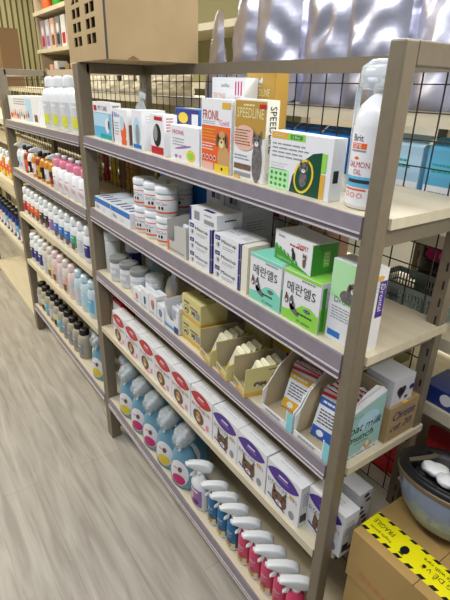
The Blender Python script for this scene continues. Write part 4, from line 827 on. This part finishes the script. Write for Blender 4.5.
# ------------------------------------------------------------------ rear rack goods
def pouch(x, y, z, w, h, mat, label, seed, rz=0, name='foil_pouch', cat='pouch', group='silver pouches', deco=None, th=0.045):
    rnd = random.Random(seed); nx, nz = 8, 12; m = MB()
    for sgn in (-1, 1):
        vs = []
        for j in range(nz+1):
            v = j/nz
            for i in range(nx+1):
                u = i/nx; e = math.sin(PI*u)**0.6; th_ = th*(1-v)**0.7*e if v > 0.02 else th*e
                fl = 0.012*math.sin(5*u+seed)*v; wv = 1-0.06*math.sin(PI*min(1, v*1.15)) - (0.16*max(0,(v-0.55)/0.45)**1.5 if name == 'foil_pouch' else 0)
                vs.append(((u-0.5)*w*wv + (rnd.uniform(-.004,.004) if 0 < i < nx else 0), sgn*th_ + fl + (rnd.uniform(-.011,.011) if 0 < i < nx and 1 < j < nz else 0), v*h + (0 if j else 0)))
        fs = [(j*(nx+1)+i, j*(nx+1)+i+1, (j+1)*(nx+1)+i+1, (j+1)*(nx+1)+i) for j in range(nz) for i in range(nx)]
        m.add(vs, fs if sgn < 0 else [f[::-1] for f in fs], mat, True)
    n0 = (nx+1)*(nz+1); m.add([m.v[i] for i in range(nx+1)] + [m.v[n0+i] for i in range(nx+1)], [(i, i+nx+1, i+nx+2, i+1) for i in range(nx)], mat)
    if deco: deco(m, Face((-w/2,-th-0.002,0),(1,0,0),(0,0,1),(0,-1,0.0)), w, h)
    o = m.build(name, sub=1); o.location = (x, y, z); o.rotation_euler = (0, 0, rz); return tag(o, label, cat, group)
px = [(-1.035,0.10),(-0.905,0.145),(-0.735,0.185),(-0.545,0.175),(-0.375,0.165),(-0.205,0.17),(-0.025,0.18),(0.16,0.18)]
for k, (x, w) in enumerate(px):
    pouch(x, 0.40+0.012*(k % 2), 1.501, w, [0.26,0.285,0.31,0.34,0.34,0.32,0.34,0.31][k], FOIL, f'crumpled silver pouch on the rear top shelf, {ORD[k]} from the cardboard carrier', k+1, rz=random.uniform(-0.12,0.12))
for k in range(6):
    pouch(-0.95+0.2*k, 0.53, 1.501, 0.18, 0.28, FOIL, f'silver pouch in the second row on the rear top shelf, {ORD[k]} from the left', 20+k, rz=random.uniform(-0.2,0.2), group='silver pouches in the second row')
for k in range(9):
    x = -2.66+0.17*k; pouch(x, 0.41, 1.501, 0.16, 0.075, M('beige_bag',(196,186,158),0.5), f'short beige bag on the rear top shelf seen through the wire, {ORD[k]} from the left', 40+k, name='beige_bag', cat='bag', group='beige bags on the rear top shelf', th=0.04)
# shelf under the pouches: sky blue packs and pale packs
def bd(m, F, w, h): m.text(F, w*0.2, h*0.62, w*0.5, h*0.14, 'VET', W, 3); m.rect(F, w*0.15, h*0.12, w*0.85, h*0.5, LBLUE, 2)
def blue_pack(x, k, c, label, h=0.165, y=0.40):
    m = MB(); w, d = 0.098, 0.07; m.box(-w/2,-d/2,0,w/2,d/2,h,c); m.prism([(-w/2,-d/2,h),(w/2,-d/2,h),(w/2,0,h+0.022),(-w/2,0,h+0.022)], (0,0.004,0), c)
    F = Face((-w/2,-d/2,0),(1,0,0),(0,0,1),(0,-1,0)); m.rect(F, 0.002, 0.002, w-0.002, h*0.55, LBLUE if c is BLUE else W); m.text(F, w*0.15, h*0.70, w*0.5, h*0.12, 'NET', W, 2) if c is BLUE else m.lines(F, w*0.15, h*0.8, w*0.6, 2, h*0.08, TEAL, 2); m.lines(F, w*0.15, h*0.45, w*0.7, 5, h*0.07, GREY, 2)
    o = m.build('litter_pack'); o.location = (x, y, 1.2625); o.rotation_euler = (0,0,random.uniform(-.05,.05)); return tag(o, label, 'pack', 'packs on the rear shelf seen through the wire')
for k in range(14):
    x = -1.20 + 0.108*k; c = BLUE if k < 9 else [LBLUE, SKY, LBLUE, SKY, LBLUE][k-9]
    blue_pack(x, k, c, f'{"bright blue" if k < 9 else "pale blue"} pack seen through the wire under the silver pouches, {ORD[k]} from the left')
cl = [YEL, DARK, MUST, KRAFT, CREAM, BROWN, MUST, RED, DARK, KRAFT]
cln = ['yellow','dark','mustard','tan','cream','brown','mustard','red','dark','tan']
for k in range(10):
    x = -2.45+0.112*k; pouch(x, 0.42, 1.2625, 0.10, 0.14, cl[k], f'{cln[k]} snack pouch on the rear rack seen through the wire, {ORD[k]} from the left', 60+k, name='snack_pouch', cat='pouch', group='colourful snack pouches on the rear rack', th=0.02)
    pouch(x+0.05, 0.42, 1.0405, 0.10, 0.15, cl[(k*3+1) % 10], f'{cln[(k*3+1) % 10]} snack pouch one shelf lower on the rear rack, {ORD[k]} from the left', 80+k, name='snack_pouch', cat='pouch', group='colourful snack pouches lower on the rear rack', th=0.02)
bc = [PEACH, BROWN, CREAM, TAN, LGREY, W, PEACH, CREAM]; bcn = ['peach','brown','cream','tan','grey','white','peach','cream']
for k in range(7):
    x = -1.15+0.105*k
    def dec(m,F,S,T,w,d,h): m.oval(F, w*0.5, h*0.6, w*0.3, h*0.2, [BROWN, W, TAN][k % 3]); m.lines(F, w*0.1, h*0.3, w*0.8, 4, h*0.06, DARK); m.rect(F, 0.002,h*0.85,w-0.002,h*0.95,[GREEN,RED,DARK][k % 3])
    simple_box('biscuit_box', f'{bcn[k % 8]} box behind the wire grid between the upper shelves, {ORD[k]} from the left', 'box', 'A', 1, 0, 0, 0.085, 0.09, 0.13+0.02*(k % 3), dec, body=bc[k % 8]).location = (x, 0.38, 1.0405)
for k in range(10):
    x = -1.25+0.11*k
    def dec(m,F,S,T,w,d,h): m.rect(F, w*0.1, h*0.3, w*0.9, h*0.7, [DGREEN, BROWN, GREY][k % 3]); m.lines(F, w*0.1, h*0.2, w*0.8, 2, h*0.07, DARK)
    simple_box('pantry_box', f'{["olive","tan","grey"][k % 3]} box on the rear rack behind the third shelf, {ORD[k]} from the left', 'box', 'A', 1, 0, 0, 0.09, 0.09, 0.12+0.015*(k % 4), dec, body=[M('olive_card',(120,118,70),0.6), KRAFT, GB][k % 3]).location = (x, 0.38, 0.8655)

# basket with slotted sides
t = thing('plastic_basket', 'grey green slotted plastic basket behind the wire at the open end', 'basket', (-0.155, 0.405, 1.041)); m = MB(); w, d, h, e = 0.185, 0.11, 0.078, 0.003
BK = M('grey_green_plastic', (158, 174, 168), 0.45)
m.box(-w/2,-d/2,0,w/2,d/2,e,BK)
for (a0, b0, a1, b1) in ((-w/2,-d/2,w/2,-d/2),(-w/2,d/2,w/2,d/2),(-w/2,-d/2,-w/2,d/2),(w/2,-d/2,w/2,d/2)):
    L_ = math.hypot(a1-a0, b1-b0); ux, uy = (a1-a0)/L_, (b1-b0)/L_; n = int(L_/0.0085)
    def bar(s0, s1, z0, z1):
        x0, y0, x1, y1 = a0+ux*s0, b0+uy*s0, a0+ux*s1, b0+uy*s1
        m.box(min(x0,x1)-(e/2 if ux == 0 else 0), min(y0,y1)-(e/2 if uy == 0 else 0), z0, max(x0,x1)+(e/2 if ux == 0 else 0), max(y0,y1)+(e/2 if uy == 0 else 0), z1, BK)
    for z0, z1 in ((0,0.006),(0.022,0.026),(0.043,0.047),(0.064,h)): bar(0, L_, z0, z1)
    if L_ > 0.15: bar(L_*0.30, L_*0.45, 0.006, 0.064)
    for i in range(n+1): s0 = i*L_/n; bar(max(0,s0-0.0014), min(L_,s0+0.0014), 0.006, 0.064)
m.build('basket_body', t)
m = MB(); m.box(0,0,0,0.11,0.012,0.012,M('cyan_book',(40,140,176),0.4)); m.rect(Face((0,0,0),(1,0,0),(0,0,1),(0,-1,0)), 0.004, 0.003, 0.106, 0.006, W)
o = m.build('flat_case'); tag(o, 'thin cyan case lying before the slotted basket', 'case')
o.location = (-0.235, 0.336, 1.0405)
# backpack
t = thing('backpack', 'black backpack with a magenta flower patch behind the wire at the right edge', 'backpack', (-0.155, 0.535, 1.0405))
m = MB(); m.lathe([(0.6,0),(0.95,0.01),(1.0,0.06),(0.98,0.15),(0.85,0.20),(0.5,0.225),(0.2,0.232)], BLACK, 24, sx=0.085, sy=0.050); m.build('bag_body', t)
m = MB(); m.lathe([(0.6,0.015),(0.9,0.02),(0.95,0.07),(0.7,0.10)], DARK, 20, c=(0.0,-0.035,0), sx=0.07, sy=0.024); m.build('front_pocket', t)
m = MB(); P = [(0.97,0.1),(0.95,0.2)]; F = Face((-0.05,-0.057,0.11),(1,0,0),(0,0,1),(0,-1,0))
m.oval(F, 0.055, 0.02, 0.045, 0.018, MAG, 2, rot=0.1); m.oval(F, 0.02, 0.04, 0.014, 0.012, MAG, 3); m.oval(F, 0.06, 0.018, 0.012, 0.012, PINK, 4); m.prism([F.p(0.005,0.005,0), F.p(0.105,0.005,0), F.p(0.105,0.05,0), F.p(0.005,0.05,0)], (0,0.02,0), BLACK); m.build('flower_patch', t)['label'] = 'magenta flower patch'
m = MB()
for i in range(10):
    a0, a1 = PI*i/10, PI*(i+1)/10; m.tube((0.03*math.cos(a0),0,0.228+0.03*math.sin(a0)),(0.03*math.cos(a1),0,0.228+0.03*math.sin(a1)),0.005,DARK,8)
m.build('handle', t)
# lower rear shelves at the open end
def red_bag(x, y, z, w, h, label, seed): 
    def bdeco(m, F, w, h): m.rect(F, w*0.55, h*0.15, w*0.9, h*0.5, W, 3)
    return pouch(x, y, z, w, h, RED, label, seed, name='snack_bag', cat='bag', group=None, th=0.035, rz=0.1)
red_bag(0.03, 0.44, 0.5405, 0.17, 0.20, 'red snack bag on the rear rack beside the slotted post', 101)
red_bag(-0.15, 0.42, 0.5405, 0.15, 0.10, 'red bag lying low behind the fourth shelf end', 102)
red_bag(0.20, 0.46, 0.5405, 0.15, 0.20, 'red snack bag farther right on the rear rack', 103)
m = MB(); m.prism([(0,0,0),(0.08,0,0),(0.07,0,0.08),(0.02,0,0.10)], (0,0.004,0), W); m.rect(Face((0,0,0),(1,0,0),(0,0,1),(0,-1,0)), 0.03, 0.02, 0.05, 0.04, GREEN, 2)
o = m.build('price_card'); o.location = (0.00, 0.352, 0.5405); tag(o, 'white card with a green mark leaning on the red bags', 'card')
m = MB(); m.box(0,0,0,0.22,0.10,0.045,DKB); F = Face((0,0,0),(1,0,0),(0,0,1),(0,-1,0)); m.oval(F, 0.06, 0.025, 0.015, 0.015, W); m.rect(F, 0.1, 0.01, 0.18, 0.02, W)
o = m.build('blue_case'); o.location = (-0.05, 0.345, 0.8655); tag(o, 'dark blue box with a white mark on the rear rack at the right edge', 'box')
m = MB(); m.box(0,0,0,0.20,0.16,0.07,BLACK)
o = m.build('black_tray', bevel=0.006); o.location = (0.20, 0.37, 0.8655); tag(o, 'black tray on the rear rack at the right edge', 'tray')

# ------------------------------------------------------------------ things on top: cardboard carrier
t = thing('cardboard_carrier', 'brown cardboard pet carrier with arched window holes, on top of the rack frame', 'carton', (-0.975, -0.02, 1.6008), rz=-math.radians(5))
w, d, h, e = 0.43, 0.29, 0.30, 0.004
m = MB(); m.box(-w,0,0,0,d,e,KRAFT); m.box(-w,d-e,e,0,d,h,KRAFT); m.box(-w,e,e,-w+e,d-e,h,KRAFT); m.box(-w+e,e,h-e,-e,d-e,h,KRAFT); m.box(-e,e,e,0,d-e,h,KRAFT)
cols = [(-0.345,-0.300),(-0.290,-0.245),(-0.185,-0.140),(-0.130,-0.085)]; rows = [(0.045,0.072),(0.085,0.112),(0.125,0.152),(0.165,0.195)]
xs = sorted({-w, 0.0, *[v for c in cols for v in c]}); zz = sorted({e, h, *[v for r_ in rows for v in r_]})
for i in range(len(xs)-1):
    for j in range(len(zz)-1):
        cx, cz = (xs[i]+xs[i+1])/2, (zz[j]+zz[j+1])/2
        if any(a < cx < b for a, b in cols) and any(a < cz < b for a, b in rows): continue
        m.box(xs[i],0,zz[j],xs[i+1],e,zz[j+1],KRAFT)
for ci, (a, b) in enumerate(cols):                              # arch the top window of every pair
    if ci % 2 == 0: m.prism([(a,0,0.195),(a,0,0.165),(b,0,0.195)], (0,e,0), KRAFT)
    else: m.prism([(a,0,0.195),(b,0,0.165),(b,0,0.195)], (0,e,0), KRAFT)
m.build('carton_body', t)
m = MB(); m.box(0.0002,0.0,0.0,0.001,0.006,h,DARK); m.prism([(0,0.06,0.001),(0.0,0.10,0.001),(0.0,0.08,0.012)], (0.0005,0,0), BRCARD); m.build('edge_tape', t)

# ------------------------------------------------------------------ cartons at the open end
t = thing('shipping_carton', 'brown carton with yellow and black warning tape, topmost beside the rack end', 'carton', (0.042, 0.030, 0.5855))
w, d, h = 0.42, 0.285, 0.1295
m = MB(); m.box(0,0,0,w,d,h-0.004,CARTON); m.box(0,0,h-0.0038,0.140,d,h,CARTON); m.box(0.1415,0,h-0.0038,w,d,h,CARTON)
F = Face((0,0,0),(1,0,0),(0,0,1),(0,-1,0)); m.text(F, 0.16, 0.03, 0.12, 0.035, 'PET', M('faded_red_ink',(186,110,74),0.7), 1); m.text(F, 0.03, 0.025, 0.08, 0.015, 'Size', M('faded_red_ink',(186,110,74),0.7), 1)
m.build('carton_body', t)
m = MB(); T = Face((0,0,h),(1,0,0),(0,1,0),(0,0,1)); tb0, tb1 = 0.022, 0.082
TY = M('warning_yellow', (232, 222, 20), 0.3); m.rect(T, 0.0, tb0, w, tb1, TY, 1)
k = 0.0
while k < w-0.02:
    m.poly(T, [(k,tb0),(k+0.013,tb0),(k+0.018,tb0+0.008),(k+0.005,tb0+0.008)], BLACK, 2); m.poly(T, [(k,tb1-0.006),(k+0.013,tb1-0.006),(k+0.018,tb1),(k+0.005,tb1)], BLACK, 2); k += 0.026
def up(a, b, w_, h_, s_): Q = Face(T.p(a+w_, b+h_, 0), (-1,0,0), (0,-1,0), (0,0,1)); m.text(Q, 0, 0, w_, h_, s_, M('tape_ink', (40, 38, 12), 0.5), 3)
up(0.008, 0.052, 0.048, 0.012, 'FRAGILE'); up(0.012, 0.036, 0.05, 0.008, 'fragile goods'); up(0.125, 0.040, 0.095, 0.015, 'H\u00c0NG D\u1ec4 V\u1ee0'); up(0.12, 0.060, 0.11, 0.008, 'Please handle with care')
m.oval(T, 0.088, 0.048, 0.008, 0.011, BLACK, 3); m.rect(T, 0.083, 0.034, 0.093, 0.037, BLACK, 3); up(0.30, 0.042, 0.09, 0.016, 'FRAGILE'); m.build('warning_tape', t)['label'] = 'yellow warning tape with black dashes'
for k, (z0, hh) in enumerate(((0.29, 0.295), (0.0, 0.2895))):
    m = MB(); m.box(0,0,0,w-0.01*k,d,hh,CARTON); m.box(0.0,-0.0004,0.0,w-0.01*k,0,0.003,BRCARD)
    o = m.build('shipping_carton'); o.location = (0.046-0.001*k, 0.034, z0+0.0003); tag(o, f'plain brown carton under the taped one, {["middle", "bottom"][k]} of the stack', 'carton')

# upturned helmet
HX, HY, HZ = 0.146, 0.180, 0.7155
t = thing('helmet', 'grey blue helmet turned upside down on the taped carton', 'helmet', (HX, HY, HZ))
HQ = Matrix.Rotation(math.radians(16), 4, Vector((0.34,-0.94,0)).cross(Vector((0,0,1))))
hp = [(0.012,0.0),(0.040,0.004),(0.066,0.018),(0.086,0.042),(0.099,0.074),(0.105,0.104)]
lo = min((HQ @ Vector((q*1.08*math.cos(a_*PI/20), q*math.sin(a_*PI/20), z))).z for q, z in hp for a_ in range(40))
t.rotation_euler = HQ.to_euler(); t.location = (HX, HY, HZ-lo)
m = MB(); m.lathe(hp, STEELB, 40, sx=1.08, sy=1.0, cap=False)
F = Face((0.02,-0.103,0.05),(1,0,0),(0,0,1),(0,-1,0)); m.build('shell', t)
m = MB(); m.lathe([(0.1055,0.101),(0.1085,0.103),(0.1085,0.110),(0.1055,0.112)], M('brass_trim',(120,100,70),0.4,0.3), 40, sx=1.08, cap=False); m.build('edge_trim', t)['label'] = 'dull brass coloured edge trim'
m = MB()
prof = [(0.1075,0.111),(0.108,0.118),(0.104,0.124),(0.092,0.122),(0.084,0.108),(0.074,0.07),(0.05,0.045),(0.01,0.036)]
seg = 40; vs = [(q*1.08*math.cos(2*PI*i/seg), q*math.sin(2*PI*i/seg), z) for q, z in prof for i in range(seg)]
m.add(vs, [(j*seg+i, j*seg+(i+1) % seg, (j+1)*seg+(i+1) % seg, (j+1)*seg+i) for j in range(len(prof)-1) for i in range(seg)], BLACK, True)
for k in range(7): a = 0.6+0.9*k; m.lathe([(0.5,0),(1,0.008),(0.9,0.02),(0.3,0.026)], DARK, 10, c=(0.062*math.cos(a),0.058*math.sin(a),0.078), sx=0.024, sy=0.02)
m.build('liner', t)['label'] = 'black padded liner'
m = MB()
for i in range(14):
    a0, a1 = PI*i/14, PI*(i+1)/14; f = lambda a: Vector((-0.085+0.03*math.sin(a), -0.045+0.09*(a/PI), 0.118+0.018*math.sin(a)))
    p0, p1 = f(a0), f(a1); m.add([p0+Vector((-.006,0,0)), p0+Vector((.006,0,0)), p1+Vector((.006,0,0)), p1+Vector((-.006,0,0)), p0+Vector((-.006,0,-.002)), p0+Vector((.006,0,-.002)), p1+Vector((.006,0,-.002)), p1+Vector((-.006,0,-.002))], [(0,1,2,3),(7,6,5,4),(1,5,6,2),(0,3,7,4)], M('strap', (92, 84, 66), 0.6))
m.build('chin_strap', t)['label'] = 'dark olive chin strap'
m = MB(); T_ = Matrix.Translation((-0.075,-0.078,0.088)) @ Matrix.Rotation(PI/2,4,'X'); m.lathe([(0.004,0),(0.004,0.005),(0.002,0.006)], M('brass_trim',(150,122,78),0.4,0.3), 10, T=T_); m.build('rivet', t)
# crumpled tissue inside
rnd = random.Random(9); m = MB()
for (cx, cy, cz, r) in ((-0.035,-0.03,0.112,0.028),(0.005,-0.045,0.112,0.026),(0.04,-0.03,0.113,0.027),(0.01,0.0,0.11,0.033)):
    n = 12; vs = []
    for j in range(1, 7):
        for i in range(n):
            a, b = 2*PI*i/n, PI*j/7; q = r*(1.1+rnd.uniform(-0.3,0.3)); vs.append((cx+q*math.sin(b)*math.cos(a), cy+q*math.sin(b)*math.sin(a), cz+0.010+0.40*q*math.cos(b)))
    m.add(vs, [(j*n+i, j*n+(i+1) % n, (j+1)*n+(i+1) % n, (j+1)*n+i)[::-1] for j in range(5) for i in range(n)] + [tuple(range(n)), tuple(range(5*n, 6*n))[::-1]], M('white_film', (232,234,234), 0.3), True)
o = m.build('plastic_bag', sub=1); o.location = (HX, HY, HZ-lo); o.rotation_euler = HQ.to_euler(); tag(o, 'crumpled white plastic bag lying inside the upturned helmet', 'bag')
# black bag in front
t = thing('tote_bag', 'black bag standing before the cartons at the lower right corner', 'bag', (0.385, -0.075, 0.0))
m = MB(); m.lathe([(0.85,0),(1,0.02),(1.02,0.4),(0.98,0.66),(0.90,0.75),(0.6,0.79)], BLACK, 30, sx=0.145, sy=0.095); m.build('bag_body', t)

# ------------------------------------------------------------------ distant shelf goods
fc = [M('dusty_lilac',(170,150,170),0.5), LGREY, PEACH, GREY, W, PEACH, M('dusty_lilac',(170,150,170),0.5), GREY, CREAM, W]
fcn = ['lilac','light grey','peach','grey','white','peach','lilac','grey','cream','white']
for k in range(13):
    x = -5.33+0.17*k
    def dec(m,F,S,T,w,d,h): m.rect(F, w*0.15, h*0.1, w*0.85, h*0.45, [RED, LILAC, BROWN, DARK][k % 4]); m.oval(F, w*0.5, h*0.65, w*0.3, h*0.16, W)
    simple_box('toy_packet', f'{fcn[k % 10]} hanging packet on the distant upper left shelf, {ORD[k]} from its left end', 'packet', 'A', 1, 0, 0, 0.13, 0.06, 0.26, dec, body=fc[k % 10], group='packets on the distant shelf').location = (x, 1.03, 1.8555)
    def dec2(m,F,S,T,w,d,h): m.rect(F, w*0.1, h*0.2, w*0.9, h*0.6, [CREAM, ORANGE, PEACH, DARK][k % 4])
    simple_box('distant_box', f'{["tan","peach","white","dark"][k % 4]} box on the lower distant shelf, {ORD[k]} from its left end', 'box', 'A', 1, 0, 0, 0.12, 0.1, 0.12+0.03*(k % 3), dec2, body=[KRAFT, PEACH, W, DARK][k % 4], group='boxes on the lower distant shelf').location = (x, 1.03, 1.5605)
for k in range(5):
    x = -5.2+0.35*k; m = MB(); m.lathe([(0.05,0),(0.06,0.02),(0.06,0.18),(0.03,0.22),(0.03,0.26)], [ORANGE, GREEN, TEAL, W, PEACH][k], 16)
    o = m.build('distant_bottle'); o.location = (x, 1.1, 2.2005); tag(o, f'{["orange","green","teal","white","peach"][k]} bottle on the highest distant shelf', 'bottle')
